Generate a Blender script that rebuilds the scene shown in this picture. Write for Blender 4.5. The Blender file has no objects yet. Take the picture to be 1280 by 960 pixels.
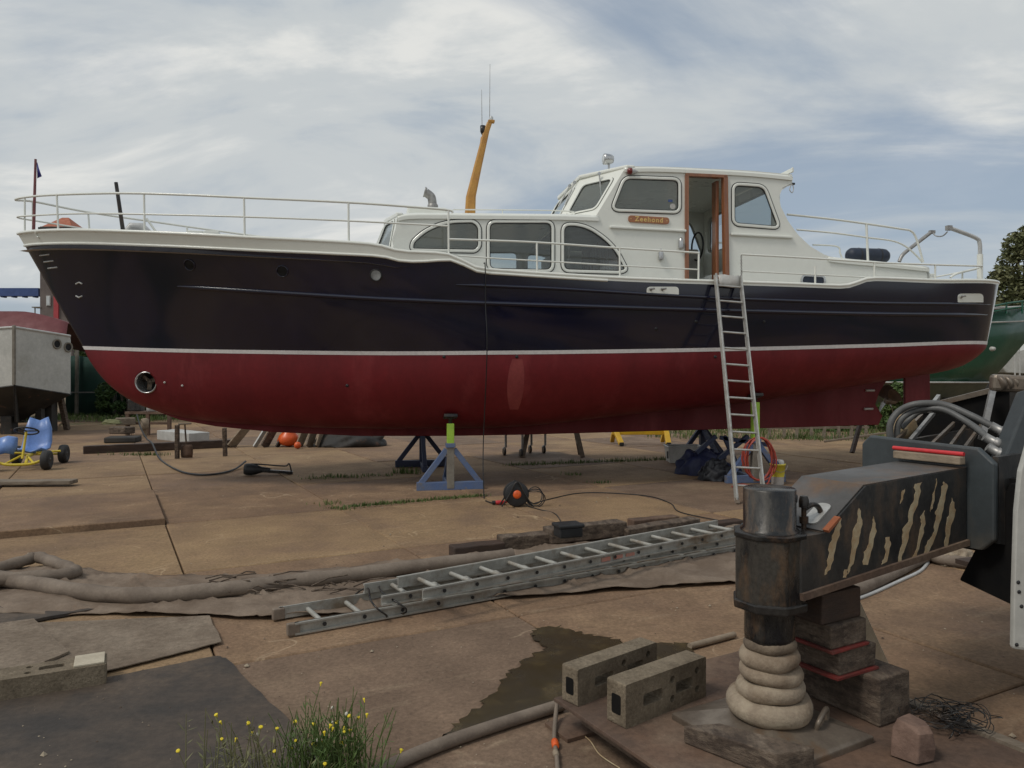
import bpy, bmesh, math, random
from mathutils import Vector, Matrix, geometry
random.seed(7)
R = math.radians
SC = bpy.context.scene
COL = SC.collection

# ---------------------------------------------------------------- camera
EYE = 1.75            # eye height above the yard
FPX = 950.0           # focal length in pixels of the 1280 px wide photograph
HOR = 465.0           # image row of the horizon
cam_d = bpy.data.cameras.new('camera'); cam = bpy.data.objects.new('camera', cam_d)
COL.objects.link(cam); SC.camera = cam
cam.location = (0, 0, EYE); cam.rotation_euler = (R(90), 0, 0)
cam_d.sensor_width = 36; cam_d.lens = 36 * FPX / 1280
cam_d.shift_y = -(480 - HOR) / 1280
cam_d.clip_start = .05; cam_d.clip_end = 3000

# ---------------------------------------------------------------- sky, sun, exposure
SUN_EL, SUN_AZ = R(52), R(236)      # azimuth of the sun, clockwise from +Y
world = bpy.data.worlds.new('World'); SC.world = world; world.use_nodes = True
wn, wl = world.node_tree.nodes, world.node_tree.links
wn.clear()
wout = wn.new('ShaderNodeOutputWorld'); bg = wn.new('ShaderNodeBackground')
sky = wn.new('ShaderNodeTexSky'); sky.sky_type = 'NISHITA'; sky.sun_disc = False
sky.sun_elevation = SUN_EL; sky.sun_rotation = SUN_AZ; sky.air_density = 1.0; sky.dust_density = 2.0
tc = wn.new('ShaderNodeTexCoord'); sep = wn.new('ShaderNodeSeparateXYZ'); wl.new(tc.outputs['Generated'], sep.inputs[0])
zz = wn.new('ShaderNodeMath'); zz.operation = 'MAXIMUM'; zz.inputs[1].default_value = 0.0; wl.new(sep.outputs[2], zz.inputs[0])
za = wn.new('ShaderNodeMath'); za.operation = 'ADD'; za.inputs[1].default_value = .22; wl.new(zz.outputs[0], za.inputs[0])
comb = wn.new('ShaderNodeCombineXYZ')
for k in (0, 1):
    dv = wn.new('ShaderNodeMath'); dv.operation = 'DIVIDE'
    wl.new(sep.outputs[k], dv.inputs[0]); wl.new(za.outputs[0], dv.inputs[1]); wl.new(dv.outputs[0], comb.inputs[k])
mp = wn.new('ShaderNodeMapping'); wl.new(comb.outputs[0], mp.inputs[0])
mp.inputs['Rotation'].default_value = (0, 0, R(24)); mp.inputs['Scale'].default_value = (.62, 1.0, 1.0); mp.inputs['Location'].default_value = (3.1, 1.7, 0)
def wnoise(scale, det, rough, dist):
    n = wn.new('ShaderNodeTexNoise'); wl.new(mp.outputs[0], n.inputs['Vector'])
    n.inputs['Scale'].default_value = scale; n.inputs['Detail'].default_value = det
    n.inputs['Roughness'].default_value = rough; n.inputs['Distortion'].default_value = dist
    return n
def wramp(src, stops):
    r = wn.new('ShaderNodeValToRGB'); wl.new(src, r.inputs[0]); e = r.color_ramp.elements
    r.color_ramp.interpolation = 'EASE'
    e[0].position, e[0].color = stops[0][0], (*stops[0][1], 1)
    e[1].position, e[1].color = stops[-1][0], (*stops[-1][1], 1)
    for p, c in stops[1:-1]:
        x = e.new(p); x.color = (*c, 1)
    return r
n1 = wnoise(.9, 8, .58, .6); n2 = wnoise(1.9, 8, .58, .5)
cover = wramp(n1.outputs[0], [(.34, (.15, .15, .15)), (.54, (1, 1, 1))])
tone = wramp(n2.outputs[0], [(.34, (4.6, 5.2, 5.8)), (.5, (6.0, 6.35, 6.5)), (.66, (8.0, 8.05, 7.8))])
mixs = wn.new('ShaderNodeMixRGB'); wl.new(cover.outputs[0], mixs.inputs[0])
thin = wn.new('ShaderNodeMixRGB'); thin.inputs[0].default_value = .62
wl.new(sky.outputs[0], thin.inputs[1]); thin.inputs[2].default_value = (3.7, 4.5, 5.5, 1)
wl.new(thin.outputs[0], mixs.inputs[1]); wl.new(tone.outputs[0], mixs.inputs[2])
wl.new(mixs.outputs[0], bg.inputs[0]); bg.inputs[1].default_value = .094
wl.new(bg.outputs[0], wout.inputs[0])

sun_d = bpy.data.lights.new('sun', 'SUN'); sun = bpy.data.objects.new('sun', sun_d); COL.objects.link(sun)
sun_d.energy = 1.5; sun_d.angle = R(14); sun_d.color = (1, .95, .87)
sdir = Vector((math.sin(SUN_AZ) * math.cos(SUN_EL), math.cos(SUN_AZ) * math.cos(SUN_EL), math.sin(SUN_EL)))
sun.rotation_euler = sdir.to_track_quat('Z', 'Y').to_euler(); sun.location = (-20, -10, 30)
SC.view_settings.view_transform = 'Standard'; SC.view_settings.look = 'None'
SC.view_settings.gamma = 1; SC.view_settings.exposure = 0.0; SC.view_settings.use_curve_mapping = False
SC.cycles.use_denoising = True

# ---------------------------------------------------------------- helpers
def P(px, py, d):
    """world point seen at a photograph pixel at depth d"""
    return Vector(((px - 640) / FPX * d, d, EYE - (py - HOR) / FPX * d))
def G(px, py, z=0.0):
    """world point seen at a photograph pixel on the level z"""
    return P(px, py, (EYE - z) * FPX / (py - HOR))

def pchip(tab):
    xs = [a for a, b in tab]; ys = [b for a, b in tab]; n = len(xs)
    h = [xs[i+1]-xs[i] for i in range(n-1)]; dl = [(ys[i+1]-ys[i])/h[i] for i in range(n-1)]
    m = [dl[0]] + [0]*(n-2) + [dl[-1]]
    for i in range(1, n-1):
        if dl[i-1]*dl[i] > 0:
            w1, w2 = 2*h[i]+h[i-1], h[i]+2*h[i-1]
            m[i] = (w1+w2)/(w1/dl[i-1]+w2/dl[i])
    def f(x):
        if x <= xs[0]: return ys[0]
        if x >= xs[-1]: return ys[-1]
        i = 0
        while x > xs[i+1]: i += 1
        t = (x-xs[i])/h[i]
        return ((1+2*t)*(1-t)**2*ys[i] + t*(1-t)**2*h[i]*m[i] + t*t*(3-2*t)*ys[i+1] + t*t*(t-1)*h[i]*m[i+1])
    return f

def thing(name, label, cat, loc=(0, 0, 0), group=None):
    o = bpy.data.objects.new(name, None); COL.objects.link(o); o.location = loc
    o.empty_display_size = .2
    o['label'] = label; o['category'] = cat
    if group: o['group'] = group
    return o
def tag(o, label, cat, group=None):
    o['label'] = label; o['category'] = cat
    if group: o['group'] = group
    return o
def rootloc(o):
    v = Vector((0, 0, 0))
    while o is not None:
        v += Vector(o.location); o = o.parent
    return v

class MB:
    """collects shapes in world space and builds one mesh object"""
    def __init__(s, xf=None):
        s.v = []; s.f = []; s.sm = []; s.xf = xf
    def add(s, vs, fs, smooth=False):
        b = len(s.v)
        for p in vs:
            p = Vector(p); s.v.append(s.xf(p) if s.xf else p)
        for f in fs:
            s.f.append([b + i for i in f]); s.sm.append(smooth)
        return s
    def box(s, c, size, rz=0.0, M=None):
        hx, hy, hz = size[0]/2, size[1]/2, size[2]/2
        vs = [Vector((x, y, z)) for z in (-hz, hz) for y in (-hy, hy) for x in (-hx, hx)]
        if M is None: M = Matrix.Rotation(rz, 3, 'Z')
        return s.add([Vector(c) + M @ v for v in vs],
                     [(0,2,3,1),(4,5,7,6),(0,1,5,4),(2,6,7,3),(1,3,7,5),(0,4,6,2)])
    def bar(s, a, b, w, h, up=(0, 0, 1)):
        """square bar from a to b; w across, h along up"""
        a, b = Vector(a), Vector(b); d = (b-a).normalized(); up = Vector(up)
        x = d.cross(up)
        if x.length < 1e-4: x = d.cross(Vector((0, 1, 0)))
        x.normalize(); y = x.cross(d).normalized()
        vs = []
        for p in (a, b):
            for sx, sy in ((-1,-1),(1,-1),(1,1),(-1,1)):
                vs.append(p + x*sx*w/2 + y*sy*h/2)
        return s.add(vs, [(0,1,2,3),(7,6,5,4),(0,4,5,1),(1,5,6,2),(2,6,7,3),(3,7,4,0)])
    def tube(s, pts, r, n=8, closed=False, caps=True, smooth=True):
        pts = [Vector(p) for p in pts]; m = len(pts)
        rs = r if isinstance(r, (list, tuple)) else [r]*m
        ring = []; ref = None; vs = []; fs = []
        for i, p in enumerate(pts):
            if closed: d = pts[(i+1) % m] - pts[i-1]
            else: d = pts[min(i+1, m-1)] - pts[max(i-1, 0)]
            d = d.normalized() if d.length > 1e-9 else Vector((0, 0, 1))
            if ref is None:
                ref = Vector((0, 0, 1)) if abs(d.z) < .9 else Vector((0, 1, 0))
            x = (ref - d*ref.dot(d))
            if x.length < 1e-5: x = d.orthogonal()
            x.normalize(); y = d.cross(x); ref = x
            for k in range(n):
                a = 2*math.pi*k/n
                vs.append(p + (x*math.cos(a) + y*math.sin(a))*rs[i])
        for i in range(m if closed else m-1):
            j = (i+1) % m
            for k in range(n):
                l = (k+1) % n
                fs.append((i*n+k, i*n+l, j*n+l, j*n+k))
        s.add(vs, fs, smooth)
        if caps and not closed:
            s.add(vs[:n], [tuple(range(n))[::-1]]); s.add(vs[-n:], [tuple(range(n))])
        return s
    def lathe(s, c, prof, n=24, axis=(0, 0, 1), smooth=True, caps=True):
        """prof: list of (radius, height along axis)"""
        ax = Vector(axis).normalized(); x = ax.orthogonal().normalized(); y = ax.cross(x); c = Vector(c)
        vs = []; fs = []
        for r, h in prof:
            for k in range(n):
                a = 2*math.pi*k/n
                vs.append(c + ax*h + (x*math.cos(a)+y*math.sin(a))*max(r, 1e-4))
        for i in range(len(prof)-1):
            for k in range(n):
                l = (k+1) % n
                fs.append((i*n+k, i*n+l, (i+1)*n+l, (i+1)*n+k))
        s.add(vs, fs, smooth)
        if caps and prof[0][0] > 1e-3: s.add(vs[:n], [tuple(range(n))[::-1]])
        if caps and prof[-1][0] > 1e-3: s.add(vs[-n:], [tuple(range(n))])
        return s
    def prism(s, outer, ext, holes=()):
        """planar polygon (with holes) extruded by the vector ext"""
        loops = [[Vector(p) for p in outer]] + [[Vector(p) for p in h] for h in holes]
        tris = geometry.tessellate_polygon(loops)
        flat = [p for l in loops for p in l]; n = len(flat); ext = Vector(ext)
        fs = [tuple(t) for t in tris] + [tuple(i+n for i in t)[::-1] for t in tris]
        b = 0
        for l in loops:
            m = len(l)
            for i in range(m):
                j = (i+1) % m
                fs.append((b+i, b+j, n+b+j, n+b+i))
            b += m
        return s.add(flat + [p+ext for p in flat], fs)
    def grid(s, rows, smooth=True, closed=False):
        nr, nc = len(rows), len(rows[0]); vs = [p for r in rows for p in r]; fs = []
        for i in range(nr-1):
            for j in range(nc if closed else nc-1):
                k = (j+1) % nc
                fs.append((i*nc+j, i*nc+k, (i+1)*nc+k, (i+1)*nc+j))
        return s.add(vs, fs, smooth)
    def build(s, name, mat, parent=None, bevel=0, seg=2, fix=True, kind=None, weld=False):
        off = rootloc(parent)
        me = bpy.data.meshes.new(name)
        me.from_pydata([p - off for p in s.v], [], s.f)
        me.polygons.foreach_set('use_smooth', s.sm)
        if fix or weld:
            bm = bmesh.new(); bm.from_mesh(me)
            if weld: bmesh.ops.remove_doubles(bm, verts=bm.verts, dist=1e-4)
            if fix: bmesh.ops.recalc_face_normals(bm, faces=bm.faces)
            bm.to_mesh(me); bm.free()
        me.materials.append(mat)
        o = bpy.data.objects.new(name, me); COL.objects.link(o)
        if parent is not None: o.parent = parent
        if bevel:
            b = o.modifiers.new('bevel', 'BEVEL'); b.width = bevel; b.segments = seg
            b.limit_method = 'ANGLE'; b.angle_limit = R(40)
        if kind: o['kind'] = kind
        return o

def copy_tree(o, parent=None, shift=None):
    c = o.copy(); COL.objects.link(c); c.parent = parent
    if shift is not None: c.location = Vector(o.location) + Vector(shift)
    for ch in list(o.children): copy_tree(ch, c)
    return c

def roundpoly(pts, rad, n=5):
    """2-D polygon with rounded corners; rad one number or a list"""
    out = []; m = len(pts); rads = rad if isinstance(rad, (list, tuple)) else [rad]*m
    for i in range(m):
        p = Vector(pts[i]); a = Vector(pts[i-1]); b = Vector(pts[(i+1) % m]); r = rads[i]
        da, db = (a-p), (b-p); q = min(r, da.length*.48, db.length*.48)
        if q < 1e-4: out.append(p); continue
        s, e = p + da.normalized()*q, p + db.normalized()*q
        for k in range(n+1):
            t = k/n
            out.append(s*(1-t)**2 + p*2*t*(1-t) + e*t*t)
    return out
def inset2(pts, d):
    """offset a 2-D closed polygon inwards (d>0), any winding"""
    m = len(pts); A = sum(pts[i].x*pts[(i+1) % m].y - pts[(i+1) % m].x*pts[i].y for i in range(m))
    sg = 1 if A > 0 else -1; out = []
    for i in range(m):
        a, p, b = pts[i-1], pts[i], pts[(i+1) % m]
        n1 = Vector((-(p-a).y, (p-a).x)); n2 = Vector((-(b-p).y, (b-p).x))
        if n1.length < 1e-7: n1 = n2.copy()
        if n2.length < 1e-7: n2 = n1.copy()
        n = (n1.normalized() + n2.normalized()); n = n.normalized() if n.length > 1e-6 else n1.normalized()
        out.append(p + n*d*sg)
    return out
def smoothpath(pts, sub=6, closed=False):
    pts = [Vector(p) for p in pts]; m = len(pts); out = []
    for i in range(m if closed else m-1):
        if closed: p0, p1, p2, p3 = pts[i-1], pts[i], pts[(i+1) % m], pts[(i+2) % m]
        else: p0, p1, p2, p3 = pts[max(i-1, 0)], pts[i], pts[i+1], pts[min(i+2, m-1)]
        for k in range(sub):
            t = k/sub
            out.append(.5*((2*p1) + (p2-p0)*t + (2*p0-5*p1+4*p2-p3)*t*t + (3*p1-p0-3*p2+p3)*t**3))
    if not closed: out.append(pts[-1])
    return out

# ---------------------------------------------------------------- materials
def mat(name, c1, c2=None, scale=4.0, rough=.6, metal=0.0, bump=.0, bscale=60.0, spec=.5, lo=.38, hi=.62,
        c3=None, s3=1.2, lo3=.55, hi3=.7, rvar=.12, coat=0.0, stretch=(1, 1, 1), speck=.0, dust=None):
    m = bpy.data.materials.new(name); m.use_nodes = True
    N, L = m.node_tree.nodes, m.node_tree.links; b = N['Principled BSDF']
    tc = N.new('ShaderNodeTexCoord'); oi = N.new('ShaderNodeObjectInfo')
    mul = N.new('ShaderNodeMath'); mul.operation = 'MULTIPLY'; mul.inputs[1].default_value = 61.7
    L.new(oi.outputs['Random'], mul.inputs[0])
    ad = N.new('ShaderNodeVectorMath'); ad.operation = 'ADD'
    L.new(tc.outputs['Object'], ad.inputs[0]); L.new(mul.outputs[0], ad.inputs[1])
    mp = N.new('ShaderNodeMapping'); mp.inputs['Scale'].default_value = stretch; L.new(ad.outputs[0], mp.inputs[0])
    def noise(s, d=6, r=.6, src=mp):
        n = N.new('ShaderNodeTexNoise'); n.inputs['Scale'].default_value = s; n.inputs['Detail'].default_value = d
        n.inputs['Roughness'].default_value = r; L.new(src.outputs[0], n.inputs['Vector']); return n
    def mrange(src, a, b_, x, y):
        r = N.new('ShaderNodeMapRange'); r.inputs[1].default_value = a; r.inputs[2].default_value = b_
        r.inputs[3].default_value = x; r.inputs[4].default_value = y; L.new(src, r.inputs[0]); return r
    def mix(f, a, b_, blend='MIX'):
        x = N.new('ShaderNodeMix'); x.data_type = 'RGBA'; x.blend_type = blend
        for sock, val in ((x.inputs[0], f), (x.inputs[6], a), (x.inputs[7], b_)):
            if isinstance(val, (int, float)): sock.default_value = val
            elif isinstance(val, tuple): sock.default_value = (*val[:3], 1)
            else: L.new(val, sock)
        return x.outputs[2]
    col = tuple(c1)
    nz = noise(scale)
    if c2 is None: c2 = tuple(x*.8 for x in c1)
    col = mix(mrange(nz.outputs[0], lo, hi, 0, 1).outputs[0], col, tuple(c2))
    if c3 is not None:
        n3 = noise(s3, 8, .65)
        col = mix(mrange(n3.outputs[0], lo3, hi3, 0, 1).outputs[0], col, tuple(c3))
    if dust is not None:      # pale scratches and thin dust in sweeping streaks, plus sparse dark spots
        m2 = N.new('ShaderNodeMapping'); m2.inputs['Scale'].default_value = (.7, 5.0, 1); m2.inputs['Rotation'].default_value = (0, 0, .5); L.new(ad.outputs[0], m2.inputs[0])
        nd = noise(1.6, 9, .72, m2); col = mix(mrange(nd.outputs[0], .56, .80, 0, .75).outputs[0], col, tuple(dust))
        ns = noise(7.0, 7, .75, ad); col = mix(mrange(ns.outputs[0], .60, .74, 0, .55).outputs[0], col, tuple(x*.42 for x in c1))
        nb = noise(2.4, 10, .78, ad); col = mix(mrange(nb.outputs[0], .40, .62, 0, .5).outputs[0], col, tuple(x*.62 for x in c1))
        for sc_, off_, wd_ in ((.5, .5, .003), (.8, .44, .0035)):      # thin pale scrape marks
            nl = noise(sc_, 2.5, .5, ad); ab = N.new('ShaderNodeMath'); ab.operation = 'SUBTRACT'; L.new(nl.outputs[0], ab.inputs[0]); ab.inputs[1].default_value = off_
            aa = N.new('ShaderNodeMath'); aa.operation = 'ABSOLUTE'; L.new(ab.outputs[0], aa.inputs[0])
            ln = mrange(aa.outputs[0], 0, wd_, .75, 0); br = noise(1.3, 4, .6, ad); bm_ = mrange(br.outputs[0], .52, .6, 0, 1)
            mm = N.new('ShaderNodeMath'); mm.operation = 'MULTIPLY'; L.new(ln.outputs[0], mm.inputs[0]); L.new(bm_.outputs[0], mm.inputs[1])
            col = mix(mm.outputs[0], col, tuple(x*1.15 for x in dust))
    nf = noise(scale*9 if dust is None else 38, 5, .75, ad)
    fm = mrange(nf.outputs[0], .3, .7, .86-speck, 1.1+speck*.5)
    cc = N.new('ShaderNodeCombineColor')
    for k in range(3): L.new(fm.outputs[0], cc.inputs[k])
    col = mix(1.0, col, cc.outputs[0], 'MULTIPLY')
    L.new(col, b.inputs['Base Color'])
    L.new(mrange(nz.outputs[0], .3, .7, max(rough-rvar, .03), min(rough+rvar, 1)).outputs[0], b.inputs['Roughness'])
    b.inputs['Metallic'].default_value = metal; b.inputs['Specular IOR Level'].default_value = spec
    b.inputs['Coat Weight'].default_value = coat; b.inputs['Coat Roughness'].default_value = .08
    if bump:
        bp = N.new('ShaderNodeBump'); bp.inputs['Strength'].default_value = bump; bp.inputs['Distance'].default_value = .01
        L.new(noise(bscale, 5, .65, mp).outputs[0], bp.inputs['Height']); L.new(bp.outputs[0], b.inputs['Normal'])
    return m
def glass(name, tint=(.90, .92, .91), dirt=.07):  # dirt mixes in a grey veil that lightens the dim cabin, like dust
    m = bpy.data.materials.new(name); m.use_nodes = True; N, L = m.node_tree.nodes, m.node_tree.links
    N.remove(N['Principled BSDF']); out = N['Material Output']
    t = N.new('ShaderNodeBsdfTransparent'); t.inputs[0].default_value = (*tint, 1)
    g = N.new('ShaderNodeBsdfGlossy'); g.inputs['Roughness'].default_value = .02; g.inputs[0].default_value = (.9, .95, 1, 1)
    d = N.new('ShaderNodeBsdfDiffuse'); d.inputs[0].default_value = (.5, .52, .5, 1)
    fr = N.new('ShaderNodeFresnel'); gm = N.new('ShaderNodeNewGeometry'); io = N.new('ShaderNodeMapRange'); L.new(gm.outputs['Backfacing'], io.inputs[0]); io.inputs[3].default_value = 1.45; io.inputs[4].default_value = 1/1.45
    L.new(io.outputs[0], fr.inputs[0])
    mx = N.new('ShaderNodeMixShader'); L.new(fr.outputs[0], mx.inputs[0]); L.new(t.outputs[0], mx.inputs[1]); L.new(g.outputs[0], mx.inputs[2])
    m2 = N.new('ShaderNodeMixShader'); m2.inputs[0].default_value = dirt; L.new(mx.outputs[0], m2.inputs[1]); L.new(d.outputs[0], m2.inputs[2])
    L.new(m2.outputs[0], out.inputs[0]); return m

M = {}
M['slab'] = mat('slab_concrete', (.232, .146, .090), (.305, .200, .120), 1.3, .85, bump=.35, bscale=60, c3=(.150, .100, .070), s3=.8, lo3=.5, hi3=.72, spec=.25, speck=.22, dust=(.37, .275, .18))
M['slab2'] = mat('slab_concrete_sandy', (.345, .230, .126), (.255, .165, .100), 1.0, .88, bump=.35, bscale=60, c3=(.20, .135, .09), s3=1.0, lo3=.54, hi3=.72, spec=.25, speck=.22, dust=(.42, .31, .19))
M['slab3'] = mat('slab_concrete_grey', (.225, .152, .102), (.175, .118, .082), 1.2, .84, bump=.35, bscale=60, c3=(.25, .18, .115), s3=.9, lo3=.52, hi3=.72, spec=.25, speck=.22, dust=(.36, .27, .18))
M['dirt'] = mat('dirt', (.14, .095, .06), (.2, .145, .09), .6, .95, bump=.4, bscale=14, c3=(.06, .07, .03), s3=.25, lo3=.52, hi3=.62, spec=.2)
M['navy'] = mat('navy_paint', (.0058, .0072, .025), (.0048, .006, .019), 1.0, .16, spec=.5, coat=.5, rvar=.05)
M['red'] = mat('red_antifouling', (.160, .011, .015), (.125, .008, .011), 1.5, .55, spec=.35, c3=(.235, .035, .038), s3=1.1, lo3=.56, hi3=.78, stretch=(1.2, 1.2, .28), bump=.05)
M['redpatch'] = mat('faded_antifouling', (.29, .062, .055), (.235, .042, .042), 3, .6, spec=.3, stretch=(1, 1, .4))
M['white'] = mat('white_paint', (.76, .765, .70), (.735, .745, .68), .5, .28, spec=.5, rvar=.06, coat=.2, speck=-.12)
M['stripe'] = mat('white_boot_stripe', (.78, .76, .74), (.72, .70, .69), 2, .4)
M['greypaint'] = mat('grey_metal_paint', (.5, .5, .48), (.42, .42, .41), 6, .4)
M['steel'] = mat('stainless_steel', (.55, .55, .54), (.46, .46, .46), 12, .28, metal=.85)
M['galv'] = mat('galvanised_steel', (.36, .35, .33), (.26, .25, .24), 14, .45, metal=.5)
M['alu'] = mat('aluminium', (.52, .51, .48), (.40, .39, .36), 9, .42, metal=.45, c3=(.30, .25, .2), s3=5, lo3=.6, hi3=.75)
M['aludirty'] = mat('weathered_aluminium', (.42, .41, .37), (.32, .31, .275), 9, .55, metal=.3, c3=(.2, .15, .1), s3=3, lo3=.52, hi3=.7)
M['teak'] = mat('varnished_wood', (.30, .115, .045), (.21, .075, .03), 3, .3, stretch=(9, 9, .6), coat=.4)
M['nameb'] = mat('name_board_wood', (.36, .13, .035), (.28, .09, .025), 3, .25, stretch=(1, 1, 14), coat=.6)
M['gold'] = mat('gold_letter_paint', (.72, .5, .16), (.62, .42, .13), 9, .35)
M['ochre'] = mat('ochre_mast_paint', (.52, .27, .055), (.42, .20, .04), 4, .4, c3=(.33, .13, .04), s3=3, lo3=.55, hi3=.7)
M['black'] = mat('black_rubber', (.012, .012, .013), (.02, .02, .021), 8, .55, bump=.1)
M['blackmetal'] = mat('black_oily_metal', (.015, .015, .016), (.05, .045, .04), 7, .32, metal=.35, c3=(.10, .058, .034), s3=6, lo3=.52, hi3=.7, bump=.15, speck=.2)
M['oily'] = mat('oily_worn_black_paint', (.016, .017, .019), (.062, .056, .048), 6, .26, metal=.25, c3=(.12, .075, .045), s3=7, lo3=.53, hi3=.68, bump=.12, stretch=(1.4, 1.4, .45), speck=.25, lo=.44, hi=.58)
M['crane'] = mat('crane_dark_paint', (.026, .026, .026), (.048, .045, .041), 5, .42, c3=(.105, .066, .040), s3=5, lo3=.5, hi3=.72, bump=.15, bscale=45, stretch=(1.3, 1.3, .55), speck=.2)
M['cranetop'] = mat('crane_lit_worn_top', (.10, .098, .096), (.07, .066, .062), 3.2, .55, c3=(.13, .075, .04), s3=2.2, lo3=.54, hi3=.7, bump=.1)  # beam top painted lighter as if lit from above, with rust patches
M['cranegrey'] = mat('crane_blue_grey_paint', (.050, .060, .064), (.038, .044, .047), 2.4, .5, c3=(.075, .07, .06), s3=3, lo3=.55, hi3=.75, bump=.08)
M['bare'] = mat('bare_primer', (.47, .39, .25), (.38, .26, .14), 14, .75, bump=.15)
M['rust'] = mat('rusty_steel', (.150, .092, .062), (.105, .070, .052), 3, .8, bump=.3, bscale=60, c3=(.23, .165, .115), s3=1.6, lo3=.5, hi3=.72, spec=.3, speck=.18)
M['rustorange'] = mat('orange_rust', (.34, .1, .035), (.24, .075, .03), 6, .8)
M['pad'] = mat('worn_steel_pad', (.215, .175, .135), (.135, .105, .08), 6, .42, metal=.4, c3=(.20, .115, .06), s3=5, lo3=.55, hi3=.72, bump=.1)
M['timber'] = mat('weathered_timber', (.135, .097, .068), (.062, .043, .031), 5, .88, bump=.8, bscale=26, c3=(.22, .17, .125), s3=4, lo3=.52, hi3=.7, stretch=(2.4, .9, 5), speck=.25)
M['palewood'] = mat('lightened_plank', (.56, .49, .38), (.46, .39, .29), 5, .85, bump=.3, stretch=(3, 3, .8))  # plank colour raised to look lit though the crane shades it
M['timberlight'] = mat('pale_timber', (.30, .235, .165), (.22, .17, .12), 3, .85, bump=.3, bscale=24, stretch=(2, 2, 5))
M['plank'] = mat('grey_plank', (.21, .17, .125), (.15, .118, .086), 3, .85, bump=.35, bscale=26, stretch=(1, 7, 5))
M['darkwood'] = mat('dark_wet_timber', (.06, .034, .022), (.04, .025, .018), 4, .7, bump=.4, bscale=25, stretch=(1, 1, 5))
M['redwood'] = mat('red_painted_edge', (.21, .03, .024), (.12, .03, .022), 12, .7)
M['concrete'] = mat('cast_concrete', (.245, .198, .140), (.185, .147, .103), 7, .92, bump=.7, bscale=75, c3=(.125, .098, .068), s3=5, lo3=.5, hi3=.72, spec=.2, speck=.25)
M['tarp'] = mat('dusty_geotextile', (.235, .180, .135), (.165, .122, .090), 3.5, .9, bump=.6, bscale=120, c3=(.22, .125, .07), s3=1.3, lo3=.58, hi3=.75, spec=.2)
M['hose'] = mat('dusty_hose', (.225, .180, .140), (.165, .130, .102), 5, .8, bump=.3, bscale=70, spec=.25)
M['mat'] = mat('dark_rubber_mat', (.074, .054, .039), (.042, .035, .030), 2.6, .75, bump=.15, bscale=60, c3=(.13, .092, .062), s3=1.6, lo3=.5, hi3=.74, speck=.2)
M['matedge'] = mat('grey_canvas', (.240, .190, .142), (.175, .135, .10), 3, .9, bump=.4, bscale=60, spec=.2, c3=(.15, .11, .08), s3=4, lo3=.54, hi3=.72, speck=.2)
M['wet'] = mat('wet_brown', (.052, .036, .016), (.038, .026, .012), 3, .22, spec=.45, c3=(.085, .06, .026), s3=4, lo3=.5, hi3=.65)
M['rope'] = mat('rope_canvas', (.35, .285, .205), (.25, .195, .14), 9, .9, bump=.5, bscale=60, c3=(.17, .115, .07), s3=5, lo3=.5, hi3=.72)
M['rope2'] = mat('rope_canvas_brown', (.33, .26, .185), (.22, .165, .115), 9, .9, bump=.5, bscale=60, c3=(.13, .085, .052), s3=5, lo3=.5, hi3=.72)
M['rope3'] = mat('rope_dirty', (.19, .145, .10), (.12, .09, .065), 9, .9, bump=.6, bscale=60)
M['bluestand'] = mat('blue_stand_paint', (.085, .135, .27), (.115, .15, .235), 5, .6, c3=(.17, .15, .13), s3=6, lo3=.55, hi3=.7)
M['darkstand'] = mat('dark_blue_and_shaded_stand', (.022, .03, .07), (.03, .038, .075), 5, .6, c3=(.07, .06, .055), s3=6, lo3=.58, hi3=.72)  # stand blue darkened for shade on the far trestles, also the folding stand
M['lime'] = mat('lime_green_paint', (.36, .58, .06), (.30, .50, .055), 8, .5)
M['orange'] = mat('orange_plastic', (.75, .12, .02), (.65, .1, .02), 6, .4)
M['redplastic'] = mat('red_plastic', (.62, .035, .04), (.52, .03, .035), 6, .4)
M['redhose'] = mat('red_hose', (.36, .055, .032), (.28, .045, .03), 6, .45)
M['yellow'] = mat('yellow_paint', (.66, .40, .02), (.56, .33, .02), 5, .45)
M['lemon'] = mat('yellow_bucket_plastic', (.72, .62, .06), (.64, .55, .06), 6, .4)
M['clear'] = mat('milky_plastic', (.45, .42, .38), (.40, .37, .34), 6, .35)
M['crate'] = mat('white_crate_plastic', (.50, .49, .46), (.42, .41, .38), 6, .45)
M['bluecloth'] = mat('blue_tarp_cloth', (.018, .024, .075), (.012, .015, .045), 6, .6, bump=.4, bscale=20)
M['darkcloth'] = mat('black_bag_cloth', (.012, .013, .017), (.022, .022, .026), 6, .5, bump=.4, bscale=20)
M['liferaft'] = mat('dark_blue_cover', (.018, .028, .05), (.014, .02, .036), 6, .55, bump=.2)
M['kartblue'] = mat('blue_kart_plastic', (.16, .28, .60), (.13, .23, .50), 5, .4)
M['kartyellow'] = mat('yellow_kart_tube', (.66, .50, .03), (.55, .42, .03), 5, .4)
M['tyre'] = mat('tyre_rubber', (.022, .022, .022), (.032, .03, .028), 7, .75, bump=.2)
M['flagblue'] = mat('blue_pennant', (.05, .05, .30), (.04, .04, .24), 5, .7)
M['pole'] = mat('maroon_staff', (.22, .06, .06), (.16, .05, .05), 6, .45)
M['blackshade'] = mat('dull_black_and_shade', (.007, .007, .0075), (.012, .011, .010), 5, .9, spec=.12)  # flat black of rear crane parts, also painted shade in block pockets
M['inner'] = mat('cabin_lining', (.42, .40, .36), (.36, .34, .31), 3, .6)
M['cushion'] = mat('brown_cushion', (.13, .10, .085), (.1, .08, .07), 4, .8)
M['glass'] = glass('window_glass')
M['lens'] = mat('lamp_lens', (.6, .62, .62), (.52, .54, .54), 5, .12)
M['redlens'] = mat('red_lamp_lens', (.16, .025, .02), (.12, .02, .02), 5, .2)
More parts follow.
